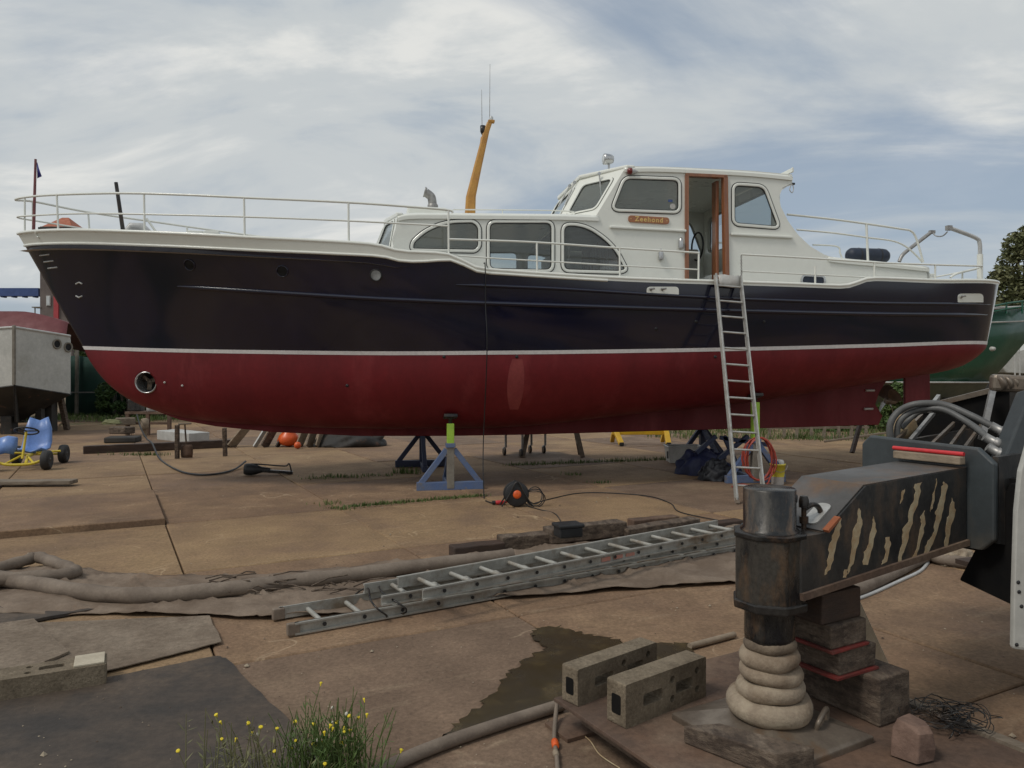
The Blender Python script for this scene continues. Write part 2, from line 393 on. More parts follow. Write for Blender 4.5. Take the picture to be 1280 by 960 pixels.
M['greenhull'] = mat('green_ship_paint', (.004, .085, .045), (.004, .070, .036), 1.2, .35, coat=.2)
M['olive'] = mat('grey_green_antifouling', (.10, .105, .068), (.075, .078, .052), 1.5, .7)
M['greywhite'] = mat('weathered_white_hull', (.50, .49, .45), (.42, .415, .38), 1.1, .55, c3=(.34, .32, .27), s3=1.6, lo3=.57, hi3=.75)
M['blackhull'] = mat('grimy_black_bottom', (.018, .017, .016), (.045, .04, .034), 2.5, .75, c3=(.14, .07, .045), s3=5, lo3=.62, hi3=.7)
M['redtarp'] = mat('dark_red_tarpaulin', (.155, .038, .04), (.125, .03, .032), 2, .7, bump=.2, bscale=10)
M['bluesteel'] = mat('blue_gantry_paint', (.045, .085, .24), (.035, .07, .2), 2, .5)
M['tower'] = mat('grey_brown_cladding', (.165, .135, .12), (.13, .105, .095), .6, .85)
M['roof'] = mat('orange_roof_tiles', (.40, .13, .07), (.34, .11, .06), 2, .8)
M['brickred'] = mat('red_panel', (.42, .05, .06), (.36, .045, .05), 2, .6)
M['mesh'] = mat('green_fence_netting', (.010, .042, .032), (.014, .05, .036), 6, .85, bump=.2)
M['post'] = mat('grey_post', (.22, .20, .165), (.17, .15, .12), 6, .8)
def leafmat(name, a, b):
    m = mat(name, a, b, .9, .6, spec=.3); return m
M['leafdark'] = leafmat('dark_leaves', (.030, .062, .018), (.055, .095, .026))
M['leafmid'] = leafmat('mid_leaves', (.062, .105, .028), (.10, .14, .042))
M['leaftree'] = leafmat('tree_leaves', (.105, .120, .050), (.165, .165, .08))
M['grass'] = leafmat('grass_blades', (.060, .105, .025), (.12, .15, .045))
M['drygrass'] = leafmat('pale_weed_stems', (.12, .13, .05), (.18, .17, .085))
M['petal'] = mat('yellow_petals', (.78, .62, .03), (.72, .55, .02), 9, .6)
M['seed'] = mat('white_seed_heads', (.6, .58, .48), (.5, .48, .4), 9, .8)
M['bark'] = mat('bark', (.09, .07, .05), (.06, .045, .033), 6, .9, bump=.5, bscale=20, stretch=(3, 3, .6))
# ================================================================ the setting
def structure(o): o['kind'] = 'structure'; return o
g = MB(); gz = -.05
g.add([(-600, -40, gz), (600, -40, gz), (600, 900, gz), (-600, 900, gz)], [(0, 1, 2, 3)])
structure(g.build('ground', M['dirt'], fix=False))

# the yard is paved with big slabs, each one an object of its own
SA, SB = Vector((.883, .469, 0)), Vector((-.469, .883, 0))      # directions of the joints
S0 = Vector((-2.19, 9.67, 0)); LA, LB = 2.02, 2.38
yard = bpy.data.objects.new('yard_paving', None); COL.objects.link(yard); yard['kind'] = 'structure'
def slab_mesh(name, m, th=.14, jit=0):
    hx, hy, c = LA/2 - .007, LB/2 - .007, .010
    rows = [[(-hx, -hy, -th), (hx, -hy, -th), (hx, hy, -th), (-hx, hy, -th)],
            [(-hx, -hy, -c), (hx, -hy, -c), (hx, hy, -c), (-hx, hy, -c)],
            [(-hx+c, -hy+c, 0), (hx-c, -hy+c, 0), (hx-c, hy-c, 0), (-hx+c, hy-c, 0)]]
    b = MB(); b.grid(rows, smooth=False, closed=True); b.add(rows[2], [(0, 1, 2, 3)])
    me = bpy.data.meshes.new(name); me.from_pydata(b.v, [], b.f); me.materials.append(m); return me
slab_m = [slab_mesh('paving_slab', M[k]) for k in ('slab', 'slab2', 'slab3')]
rs = random.Random(3)
pick = {(-1, -1): 1, (0, -1): 1, (-2, -1): 1, (0, 0): 0, (-1, 0): 0, (1, -1): 1, (-1, -2): 0, (0, -2): 0, (1, -2): 0, (2, -2): 1, (-2, -2): 1}
for i in range(-14, 14):
    for j in range(-9, 9):
        c = S0 + SA*(LA*(i+.5)) + SB*(LB*(j+.5))
        if not (1.6 < c.y < 26 and abs(c.x) < .82*c.y + 2.6): continue
        k = pick.get((i, j), rs.choice([0, 0, 1, 1, 2]))
        o = bpy.data.objects.new('paving_slab', slab_m[k]); COL.objects.link(o); o.parent = yard
        z = rs.uniform(-.006, .004) + (.075 if (i, j) == (-2, 0) else 0)
        o.location = (c.x, c.y, z)
        o.rotation_euler = (rs.uniform(-.0012, .0012), rs.uniform(-.0012, .0012), math.atan2(SA.y, SA.x) + (math.pi if rs.random() < .5 else 0))

# ================================================================ the yacht
BA = R(10); BO = Vector((-1.2, 12.6, 0)); AX = Vector((math.cos(BA), math.sin(BA), 0)); AN = Vector((math.sin(BA), -math.cos(BA), 0))
def B(p):
    """boat frame (t along the keel towards the stern, v towards the near side, z up) to world"""
    return BO + AX*p[0] + AN*p[1] + Vector((0, 0, p[2]))
def bl(px, py, v):
    """boat frame point on the fore-and-aft plane v that shows at a photograph pixel"""
    k = (px - 640)/FPX
    bx, by = BO.x + AN.x*v, BO.y + AN.y*v
    t = (k*by - bx)/(AX.x - k*AX.y); d = by + AX.y*t
    return t, EYE - (py - HOR)/FPX*d
def bproj(t, v, z):
    p = B((t, v, z)); return 640 + FPX*p.x/p.y, HOR + (EYE - p.z)*FPX/p.y

LS0, LS1 = -6.37, 9.72      # sheer line, stem to stern
LW0, LW1 = -5.44, 9.62      # waterline
bs = pchip([(0, 0), (.008, .16), (.03, .46), (.07, .86), (.12, 1.2), (.2, 1.6), (.3, 1.87), (.42, 2.0), (.6, 2.02), (.75, 1.95), (.86, 1.8), (.93, 1.66), (.965, 1.5), (.985, 1.22), (.995, .8), (1, 0)])
bw = pchip([(0, 0), (.02, .13), (.06, .38), (.12, .72), (.2, 1.12), (.3, 1.5), (.42, 1.78), (.6, 1.86), (.75, 1.76), (.86, 1.62), (.93, 1.48), (.965, 1.32), (.985, 1.06), (.995, .7), (1, 0)])
ts = lambda s: LS0 + s*(LS1-LS0)
tw = lambda s: LW0 + s*(LW1-LW0)
def zcurve(pix, tf, bf):
    tab = []
    for px, py in pix:
        lo, hi = 0.0, .97
        if bproj(tf(0), bf(0), 2)[0] >= px - .5: s = 0.0
        elif bproj(tf(.97), bf(.97), 2)[0] <= px: s = 1.0
        else:
            for _ in range(40):
                md = (lo+hi)/2
                if bproj(tf(md), bf(md), 2)[0] < px: lo = md
                else: hi = md
            s = lo
        d = B((tf(s), bf(s) if s < 1 else bf(.97), 0)).y
        tab.append((s, EYE - (py - HOR)/FPX*d))
    if tab[-1][0] < 1: tab.append((1.0, tab[-1][1]))
    return pchip(tab)
zs = zcurve([(22, 292), (60, 288), (180, 290), (320, 297), (400, 301), (470, 306), (486, 310), (500, 314), (556, 317), (566, 320), (602, 336), (640, 339), (700, 343), (800, 348.5), (890, 351.5), (985, 354.5), (1050, 357), (1062, 356), (1084, 348.5), (1100, 347.5), (1160, 350), (1243, 351.5)], ts, bs)
zw = zcurve([(105, 437), (200, 440), (300, 442), (500, 444), (650, 443), (800, 441), (950, 438), (1100, 434), (1230, 430.5)], tw, bw)
hb = pchip([(0, .18), (.3, .165), (.37, .125), (.40, .07), (.44, .05), (1, .045)])     # height of the white band
# line where the hull meets the keel (on the centreline)
zj_tab = []
for px, py in [(105, 437), (110, 447), (117, 458), (127, 471), (140, 484), (158, 497), (180, 508), (205, 516), (250, 525), (330, 531), (450, 534), (600, 533), (640, 531), (780, 516), (905, 503), (1000, 489), (1050, 481), (1100, 473), (1150, 464), (1200, 454)]:
    zj_tab.append(bl(px, py, 0))
zj_tab[0] = (LW0, zw(0)); zj_tab.append((9.35, 2.02)); zj_tab.append((9.55, 2.14)); zj_tab.append((LW1, zw(1)))
zj_tab.sort(); zj = pchip(zj_tab)
def flare(s): return 1.0 + .75*max(0, 1 - s/.28)
def top_pt(s, u):
    a, b_, c = tw(s), bw(s), zw(s); d, e, f = ts(s), bs(s), zs(s)
    w = u**flare(s)
    # a little fullness amidships
    return Vector((a + (d-a)*u, b_ + (e-b_)*w + .03*math.sin(math.pi*u)*min(1, s*5)*min(1, (1-s)*8), c + (f-c)*u))
def top_v(t, z):
    s = .5; u = .5
    for _ in range(25):
        u = (z - zw(s))/(zs(s) - zw(s)); u = min(1, max(0, u))
        t0, t1 = tw(0) + (ts(0)-tw(0))*u, tw(1) + (ts(1)-tw(1))*u
        s = min(1, max(0, (t-t0)/(t1-t0)))
    return top_pt(s, u)[1]
def secexp(s):
    k = min(1, s/.3); a = 1.0 - .42*k; return a, 1.0 - .0*k
def bot_pt(s, q):
    th = q*math.pi/2; a, b_ = secexp(s); t = tw(s); zz_ = zj(t)
    return Vector((t, max(bw(s)*math.cos(th)**a, .055*min(1, s*8)) if q < 1 else .055*min(1, s*8), zw(s) - (zw(s)-zz_)*math.sin(th)**b_))
def bot_v(t, z):
    s = min(1, max(0, (t-LW0)/(LW1-LW0))); a, b_ = secexp(s)
    k = min(1, max(0, (zw(s)-z)/max(zw(s)-zj(t), 1e-4))); th = math.asin(k)
    return bw(s)*math.cos(th)**a
def bot_z(t, v):
    s = min(1, max(0, (t-LW0)/(LW1-LW0))); a, b_ = secexp(s)
    th = math.acos(min(1, (v/bw(s))**(1/a))); return zw(s) - (zw(s)-zj(t))*math.sin(th)
def hull_px(px, py):
    v = 1.6
    for _ in range(40):
        t, z = bl(px, py, v)
        s = min(1, max(0, (t-LW0)/(LW1-LW0)))
        nv = top_v(t, z) if z > zw(s) else bot_v(t, z)
        v = .6*v + .4*nv
    return Vector((t, v, z))
def hull_frame(px, py):
    c = hull_px(px, py); du = hull_px(px+3, py) - c; dv = hull_px(px, py-3) - c
    n = du.cross(dv).normalized()
    if n[1] < 0: n = -n
    return c, n

yacht = thing('motor_yacht', 'long navy blue motor yacht with red bottom and white cabin standing on trestles', 'yacht', (BO.x, BO.y, 0))
YM = lambda: MB(B)
cols = [ (k/90)**1.5*.5 if k < 45 else None for k in range(0) ]
S = []
for k in range(121):
    x = k/120; S.append(.5*(1-math.cos(math.pi*x))*.75 + x*.25)
UT = [0, .03, .06, .12, .2, .3, .4, .5, .6, .7, .8, .88]
def both(name, ptf, levels, m, parent=yacht, off=0.0, smooth=True):
    b = YM()
    for sg in (1, -1):
        b.grid([[Vector((p[0], sg*(p[1]+off), p[2])) for p in (ptf(s, q) for s in S)] for q in levels], smooth)
    return b.build(name, m, parent, weld=True)
u_band = lambda s: 1 - hb(s)/(zs(s)-zw(s))
STR = .055      # boot stripe height in m
u_str = lambda s: STR/(zs(s)-zw(s))
hull = both('hull', lambda s, q: top_pt(s, u_str(s) + (u_band(s)-u_str(s))*q), [k/12 for k in range(13)], M['navy'])
both('boot_stripe', lambda s, q: top_pt(s, u_str(s)*q), [0, 1], M['stripe'], off=.004)
both('bottom', bot_pt, [(k/14) for k in range(15)], M['red'])
# white bulwark band with a rounded cap rail and a lower moulding
both('bulwark', lambda s, q: top_pt(s, u_band(s) + (1-u_band(s))*q), [0, .5, 1], M['white'], off=.006)
b = YM()
for sg in (1, -1):
    b.tube([Vector((p[0], sg*(p[1]-.01), p[2])) for p in (top_pt(s, 1) for s in S)], .026, 8)
b.build('cap_rail', M['white'], yacht)
b = YM()
for sg in (1, -1):
    b.tube([Vector((p[0], sg*(p[1]+.008), p[2])) for p in (top_pt(s, u_band(s)) for s in S[:64])], .020, 8)
b.build('moulding', M['white'], yacht)
# inside of the bulwark and the deck
DK = lambda s: zs(s) - (.26 if s < .34 else .26 - .2*min(1, (s-.34)/.06))
b = YM()
b.grid([[Vector((ts(s), k*max(bs(s)-.03, 0), DK(s))) for s in S] for k in (-1, -.5, 0, .5, 1)], False)
b.build('deck', M['greypaint'], yacht)
# keel, deadwood, rudder, propeller
kb = [bl(px, py, .05) for px, py in [(196, 514), (225, 525), (270, 533), (340, 540), (450, 545), (560, 545), (650, 543.5), (830, 538.5), (1000, 534), (1098, 531)]]
upper = [(t, zj(t) + .06) for t, z in kb]
t_end = kb[-1][0]
poly = [(t, z) for t, z in kb] + [bl(1101, 520, 0), bl(1092, 505, 0), bl(1097, 490, 0), bl(1106, 476, 0)] 
poly += [(t, z) for t, z in reversed(upper) if t < bl(1100, 476, 0)[0]-.3]
b = YM(); b.prism([Vector((t, .055, z)) for t, z in poly], (0, -.11, 0)); b.build('keel', M['red'], yacht, bevel=.015)
rp = [bl(1130, 462, 0), bl(1161, 458, 0), bl(1162, 520, 0), bl(1152, 530, 0), bl(1130, 530, 0)]
b = YM(); b.prism([Vector((t, .03, z)) for t, z in rp], (0, -.06, 0)); b.build('rudder', M['red'], yacht, bevel=.012)
c = bl(1116, 501, 0); b = YM(); b.lathe((c[0]-.16, 0, c[1]), [(.05, 0), (.07, .08), (.06, .2), (.01, .3)], 14, (1, 0, 0))
prop = b.build('propeller', M['pad'], yacht)
for k in range(4):
    a = k*math.pi/2 + .5; b = YM(); pts = []
    ca, sa = math.cos(a), math.sin(a)
    rows = []
    for r, w, tw_ in ((.05, .05, .9), (.14, .12, .75), (.22, .15, .6), (.28, .11, .5), (.31, .03, .45)):
        row = []
        for q in (-1, 0, 1):
            lat = q*w*math.cos(tw_); ax = q*w*math.sin(tw_)
            row.append(Vector((c[0]-.08+ax, ca*lat - sa*r, c[1] + sa*lat + ca*r)))
        rows.append(row)
    b.grid(rows); b.build('propeller_blade', M['pad'], prop)
for px, py in ((1087, 488), (1085, 511)):
    t, z = bl(px, py, .06); b = YM(); b.tube([(t-.085, .075, z), (t+.085, .075, z)], .022, 8); b.build('anode', M['crate'], yacht)

def hullline(pix, off, sub=4):
    pts = [hull_px(*p) for p in pix]; out = smoothpath(pts, sub)
    return [Vector((p[0], top_v(p[0], p[2])+off, p[2])) for p in out]
def strake(name, pix, r, m=M['navy']):
    pts = hullline(pix, .002); b = YM(); rr = [r*min(1, .3+.7*min(i, len(pts)-1-i)/2) for i in range(len(pts))]
    b.tube(pts, rr, 8); b.tube([Vector((p[0], -p[1], p[2])) for p in pts], rr, 8); return b.build(name, m, yacht)
strake('rubbing_strake', [(222, 358), (300, 363), (430, 371), (520, 375.5), (610, 379), (750, 383.5), (900, 388), (1050, 391.5), (1150, 393), (1234, 394)], .034)
strake('rubbing_strake', [(570, 356), (640, 358.5), (700, 361), (850, 370), (960, 375), (1100, 379), (1238, 381)], .026)
for k in range(1, 4):      # grooves at the stem head
    pts = [hull_px(41+k*5 + x, 312 + k*8 - x*.12) for x in (4, 9, 16)]
    b = YM(); b.tube([Vector((p[0], p[1]+.002, p[2])) for p in pts], .012, 6); b.build('stem_bead', M['greypaint'], yacht)

def port(name, px, py, r, rim, glassm, parent=yacht, deep=.03):
    c, n = hull_frame(px, py)
    b = YM(); b.lathe(c, [(r*.82, -.01), (r*.82, .012), (r*.9, .02), (r, .014), (r*1.04, 0), (r*1.04, -.02)], 26, n)
    o = b.build(name, rim, parent)
    b = YM(); b.lathe(c - n*.0, [(.001, .006), (r*.83, .006)], 26, n); b.build('pane', glassm, o); return o
port('porthole', 237, 331, .085, M['navy'], M['black']); port('porthole', 353, 339, .085, M['navy'], M['black']); port('porthole', 470, 344, .085, M['black'], M['lens'])
# bow thruster tunnel
c, n = hull_frame(183, 478); n = Vector((n[0]*.4, n[1], n[2]*.4)).normalized()
cut = YM(); cut.lathe(c, [(.148, -.5), (.148, .3)], 30, n); cut = cut.build('cutter', M['red'])
bo = bpy.data.objects['bottom']; md = bo.modifiers.new('hole', 'BOOLEAN'); md.object = cut; md.solver = 'EXACT'; md.operation = 'DIFFERENCE'
dg = bpy.context.evaluated_depsgraph_get(); nm_ = bpy.data.meshes.new_from_object(bo.evaluated_get(dg)); bo.modifiers.clear(); bo.data = nm_
bpy.data.objects.remove(cut)
b = YM(); b.lathe(c, [(.145, -.30), (.145, -.02), (.150, .028), (.162, .03), (.172, -.03)], 30, n, caps=False); th = b.build('thruster_tunnel', M['steel'], yacht)
b = YM(); b.lathe(c, [(.001, -.20), (.142, -.20)], 30, n); b.build('tunnel_shade_disc', M['blackmetal'], th)  # dark disc painted as the shade deep inside the tunnel
b = YM(); b.lathe(c - n*.14, [(.001, .05), (.035, .04), (.045, -.05)], 14, n); b.build('thruster_hub', M['pad'], th)
for k in range(3):
    a = k*2.1+.4; x = n.orthogonal().normalized(); y = n.cross(x); d = x*math.cos(a) + y*math.sin(a)
    b = YM(); b.bar(c - n*.12, c - n*.12 + d*.125, .06, .012, n + d.cross(n)*.6); b.build('thruster_blade', M['pad'], th)
for px, py in ((206, 478), (228, 482)):
    c, n = hull_frame(px, py); b = YM(); b.lathe(c, [(.016, -.005), (.016, .012), (.001, .016)], 10, n); b.build('hull_fitting', M['crate'], yacht)
for px, py in ((434, 482), (646, 446), (894, 446), (555, 446), (870, 402), (820, 411), (955, 402)):
    c, n = hull_frame(px, py); b = YM(); b.lathe(c, [(.022, -.01), (.024, .006), (.001, .007)], 12, n); b.build('skin_fitting', M['black'], yacht)
# hawse pipe lips at the bow
for py, w in ((355, .06), (370, .05)):
    p = [hull_px(95+x, py - (2 - abs(x-4)*.5)*(1 if py < 360 else -1)) for x in (0, 2, 4, 6, 8)]
    b = YM(); b.tube([Vector((q[0], q[1]+.006, q[2])) for q in p], .012, 6); b.build('hawse_lip', M['greypaint'], yacht)
b = YM(); b.tube([Vector((q[0], q[1]+.02, q[2])) for q in [hull_px(45, 290), hull_px(45.5, 293), hull_px(47, 296), hull_px(49, 297)]], .014, 6); b.build('fairlead_hook', M['white'], yacht)
# faded stripes on the bottom paint (flush sheets)
def patch(x0, x1, y0, y1, name, m):
    rows = []
    for j in range(9):
        y = y0 + (y1-y0)*j/8; w = math.sin(math.pi*(.12+.8*j/8))**.5; xc = (x0+x1)/2 - j*.5
        rows.append([Vector((p[0], p[1]+.0035, p[2])) for p in (hull_px(xc + (x1-x0)/2*w*q, y) for q in (-1, -.5, 0, .5, 1))])
    b = YM(); b.grid(rows); b.build(name, m, yacht)
patch(636, 657, 449, 512, 'faded_patch', M['redpatch'])
# freeing ports
def freeing(x0, x1, y0, y1):
    pts = roundpoly([(x0, y1), (x0, y0), (x1, y0), (x1, y1)], [1, (y1-y0)*.8, (y1-y0)*.8, 1], 5)
    pl = [hull_px(p[0], p[1]) for p in pts]; c = sum(pl, Vector())/len(pl)
    b = YM(); b.prism([Vector((p[0], c[1]+(p[1]-c[1])*.9+.006, p[2])) for p in pl], (0, .010, 0)); o = b.build('freeing_port', M['white'], yacht)
    for fx in (.12, .48) if x1-x0 > 35 else (.12,):
        q = hull_px(x0+(x1-x0)*fx, (y0+y1)/2); b = YM()
        b.tube([(q[0]-.03, q[1]+.05, q[2]+.02), (q[0]+.05, q[1]+.05, q[2]+.03)], .014, 6); b.tube([(q[0], q[1], q[2]), (q[0], q[1]+.05, q[2]+.02)], .014, 6)
        b.build('cleat', M['galv'], o)
freeing(808, 848, 358.5, 368.5); freeing(1197, 1228, 367, 378)

# ---------------- cabin sides: one plate with window and door openings
CV = 1.45; TH = .05
def side2(pix, v=CV): return [Vector(bl(px, py, v)) for px, py in pix]
outer_px = [(497, 330), (490, 300), (500, 268), (745, 270), (783, 207.5), (850, 209), (940, 213.5), (990, 218), (990.5, 231), (984, 233), (977, 238), (974, 246), (976, 258), (985, 276), (998, 294), (1013, 308), (1030, 318), (1042, 322), (1095, 327), (1158, 333), (1164, 345), (1166, 362), (900, 362), (640, 350)]
WIN = {
 'fore': ([(515, 312), (516, 303), (530, 290), (549, 281), (566, 277.5), (592, 277), (599, 284), (599, 308), (594, 313.5)], [4, 6, 14, 14, 12, 7, 5, 5, 6]),
 'mid': ([(611, 337), (611, 277.5), (690.5, 277.5), (690.5, 338.5)], [9, 9, 9, 9]),
 'aft': ([(704, 338), (704, 281), (722, 281), (738, 286), (757, 299), (771, 314), (783, 337), (775, 340)], [8, 9, 14, 16, 16, 16, 4, 6]),
 'helm': ([(765, 262), (781, 222), (849, 224.5), (849, 265)], [9, 9, 8, 8]),
 'after': ([(917, 280), (917, 230.5), (955, 233), (974, 284.5)], [8, 8, 9, 8]),
}
DOOR = [(858, 349.5), (858, 219), (906, 221), (908, 351)]
def wpoly(key, grow=0.0):
    pix, rad = WIN[key]; q = roundpoly(pix, rad, 5); q = side2([(p[0], p[1]) for p in q])
    return inset2(q, -grow) if grow else q
outer = side2(outer_px); door = side2(DOOR)
def lift(poly, v): return [Vector((p[0], v, p[1])) for p in poly]
def cabin_side(sg):
    b = YM(); holes = [lift(wpoly(k), sg*CV) for k in WIN] + ([lift(door, sg*CV)] if sg > 0 else [])
    b.prism(lift(outer, sg*CV), (0, -sg*TH, 0), holes); o = b.build('cabin_side', M['white'], yacht)
    for k in WIN:
        w = wpoly(k); b = YM()
        ring = lambda d, v: lift(inset2(w, d), sg*v)
        rows = [ring(-.030, CV+.001), ring(-.030, CV+.010), ring(-.018, CV+.019), ring(.006, CV+.019), ring(.014, CV+.008), ring(.014, CV-.03)]
        b.grid(rows, smooth=False, closed=True); f = b.build('window_frame', M['white'], o)
        b = YM(); rows = [ring(-.044, CV+.001), ring(-.044, CV+.005), ring(-.029, CV+.005)]; b.grid(rows, False, True)
        rows = [ring(.013, CV+.003), ring(.026, CV+.003), ring(.026, CV-.012)]; b.grid(rows, False, True); b.build('gasket', M['black'], f)
        b = YM(); b.prism(ring(.012, CV-.012), (0, -sg*.006, 0)); b.build('pane', M['glass'], f)
    return o
near = cabin_side(1); far = cabin_side(-1)
# small sticker discs in the helm window
t, z = bl(841, 258, CV-.005); b = YM(); b.lathe((t, CV-.008, z), [(.045, 0), (.045, .002)], 20, (0, 1, 0)); b.build('sticker', M['crate'], near)
t, z = bl(838, 251, CV-.005); b = YM(); b.box((t, CV-.007, z), (.07, .002, .035)); b.build('sticker', M['bluesteel'], near)
# wooden door frame, open leaf
def dbar(a, c_, w=.05, v=CV-.01, d=.10): 
    b = YM(); A, C = Vector((a[0], v, a[1])), Vector((c_[0], v, c_[1])); b.bar(A, C, d, w, (1, 0, 0) if abs(A[0]-C[0]) < .2 else (0, 0, 1)); return b
dr = [Vector(p) for p in door]
fr = thing_door = dbar(dr[0], dr[1], .055).build('door_frame', M['teak'], near, bevel=.006)
dbar(dr[3], dr[2], .075).build('door_jamb', M['teak'], near, bevel=.006)
dbar((dr[1][0]-.02, dr[1][1]), (dr[2][0]+.03, dr[2][1]), .05).build('door_head', M['teak'], near, bevel=.006)
b = YM(); b.box((dr[2][0]-.075, CV-.18, (dr[2][1]+dr[3][1])/2), (.05, .16, 1.55)); b.build('door_leaf', M['teak'], near, bevel=.006)
# roofs
def roofpatch(name, edge_px, th, crown, v=CV+.025, m=M['white'], r=.04, rows=9, front=None):
    """cambered roof whose near edge follows the pixels"""
    e = [Vector(bl(px, py, v)) for px, py in edge_px]
    e = [Vector((p[0], p[1])) for p in smoothpath([Vector((q[0], q[1], 0)) for q in e], 5)]
    b = YM(); grid = []
    n = rows*2
    lat = [-1, -.985, -.95] + [-.9 + 1.8*k/n for k in range(n+1)] + [.95, .985, 1]
    for k in lat:
        drop = 0 if abs(k) < .95 else (.0 if abs(k) < .96 else (.018 if abs(k) < .99 else .045))
        grid.append([Vector((p[0], k*v, p[1] + crown*(1-k*k) - drop + .02)) for p in e])
    low = [[Vector((p[0], k*v, p[2]-th)) for p, k in ((q, kk) for q in row)] for row, kk in zip(grid, lat)]
    b.grid(grid, True); b.grid(low, True)
    b.grid([grid[0], low[0]], False); b.grid([grid[-1], low[-1]], False)
    b.grid([[r_[0] for r_ in grid], [r_[0] for r_ in low]], False); b.grid([[r_[-1] for r_ in grid], [r_[-1] for r_ in low]], False)
    return b.build(name, m, yacht, weld=True)
roofpatch('coach_roof', [(497, 270), (520, 267), (600, 267.5), (700, 268.5), (749, 270)], .05, .07)
roofpatch('wheelhouse_roof', [(781, 209), (820, 208.5), (880, 211), (940, 214.5), (991, 219.5)], .05, .05)
roofpatch('after_roof', [(1036, 321), (1060, 324), (1110, 328.5), (1162, 334)], .05, .04)
b = YM(); t, z = bl(990.5, 215, CV); b.box((t, 0, z+.03), (.03, 2*CV+.04, .07)); b.build('roof_lip', M['white'], yacht, bevel=.008)
# coach house front: raked with two side lights
fA, fB = bl(497, 270, CV), bl(490, 310, CV)
cf_b, cf_t = fB[0]-.34, fA[0]-.16
zb_, zt_ = fB[1]-.12, fA[1]+.02
def panel(name, quad, win=None, th=.04, m=M['white'], gl=True, par=yacht):
    """planar quad a,b,c,d (boat frame) with a rounded window; win = margins (l,r,b,t)"""
    a, b_, c_, d = [Vector(q) for q in quad]
    nrm = (b_-a).cross(d-a).normalized(); 
    bi = lambda x, y: a*(1-x)*(1-y) + b_*x*(1-y) + c_*x*y + d*(1-x)*y
    ctr = (a+b_+c_+d)/4
    mb = YM(); holes = []
    if win:
        l, r_, bt, tp = win
        loc = roundpoly([(l, bt), (1-r_, bt), (1-r_, 1-tp), (l, 1-tp)], .10, 5)
        hole = [bi(p[0], p[1]) for p in loc]; holes = [hole]
    mb.prism([a, b_, c_, d], nrm*th, holes); o = mb.build(name, m, par)
    if win:
        hc = sum(hole, Vector())/len(hole)
        sc = lambda k, off: [hc + (p-hc)*k + nrm*off for p in hole]
        f = YM(); f.grid([sc(1.06, -.001), sc(1.06, -.014), sc(.97, -.018), sc(.95, -.006), sc(.95, .03)], False, True); fo = f.build('window_frame', M['white'], o)
        f = YM(); f.grid([sc(.952, -.004), sc(.925, -.004), sc(.925, .012)], False, True); f.grid([sc(1.062, -.002), sc(1.085, -.003), sc(1.085, .0)], False, True); f.build('gasket', M['black'], fo)
        f = YM(); f.prism(sc(.96, .010), nrm*.006); f.build('pane', M['glass'], fo)
    return o
for sg in (1, -1):
    q = [(fB[0], sg*CV, zb_), (cf_b, sg*.62, zb_), (cf_t, sg*.62, zt_+.05), (fA[0], sg*CV, zt_)]
    if sg > 0: q = [q[1], q[0], q[3], q[2]]
    panel('coach_front', q, (.12, .16, .16, .10))
panel('coach_front', [(cf_b, -.62, zb_), (cf_b, .62, zb_), (cf_t, .62, zt_+.05), (cf_t, -.62, zt_+.05)], (.08, .08, .16, .10))
# roof piece over the raked front
b = YM(); crown = .07
pts = [(fA[0]+.08, CV), (fA[0]-.01, CV+.01), (cf_t-.03, .63), (cf_t-.03, -.63), (fA[0]-.01, -CV-.01), (fA[0]+.08, -CV)]
b.prism([Vector((p[0], p[1], zt_+.035 + crown*(1-(p[1]/CV)**2)*.9)) for p in pts], (0, 0, -.06)); b.build('brow', M['white'], yacht, bevel=.02, seg=3)
# wheelhouse front
wFb, wFt = bl(746, 272, CV), bl(784, 208, CV)
wCb, wCt = bl(694, 272, .72), bl(727, 218, .72)
for sg in (1, -1):
    q = [(wCb[0], sg*.72, wFb[1]), (wFb[0], sg*CV, wFb[1]), (wFt[0], sg*CV, wFt[1]), (wCt[0], sg*.72, wFt[1])]
    if sg < 0: q = [q[1], q[0], q[3], q[2]]
    panel('wheelhouse_front', q, (.16, .16, .20, .20))
panel('wheelhouse_front', [(wCb[0], -.72, wFb[1]), (wCb[0], .72, wFb[1]), (wCt[0], .72, wFt[1]), (wCt[0], -.72, wFt[1])], (.06, .06, .2, .2))
b = YM(); pts = [(wFt[0]+.12, CV+.02), (wFt[0]-.01, CV+.02), (wCt[0]-.05, .75), (wCt[0]-.05, -.75), (wFt[0]-.01, -CV-.02), (wFt[0]+.12, -CV-.02)]
rowt = []
b.prism([Vector((p[0], p[1], wFt[1]-.035 )) for p in pts], (0, 0, .06)); b.build('visor', M['white'], yacht, bevel=.025, seg=3)
b = YM(); rows = []
for k in range(11):
    q = -1+2*k/10; y = q*(CV+.0)
    xf = wFt[0]-.01 if abs(y) > 1.3 else (wCt[0]-.05 if abs(y) < .75 else wCt[0]-.05 + (abs(y)-.75)/.55*(wFt[0]-wCt[0]+.04))
    zc = wFt[1] + .055*(1-q*q)
    rows.append([Vector((xf, y, wFt[1]+.015)), Vector((xf+.08, y, zc+.0)), Vector((wFt[0]+.1, y, zc+.022))])
b.grid(rows); b.build('visor_top', M['white'], yacht)
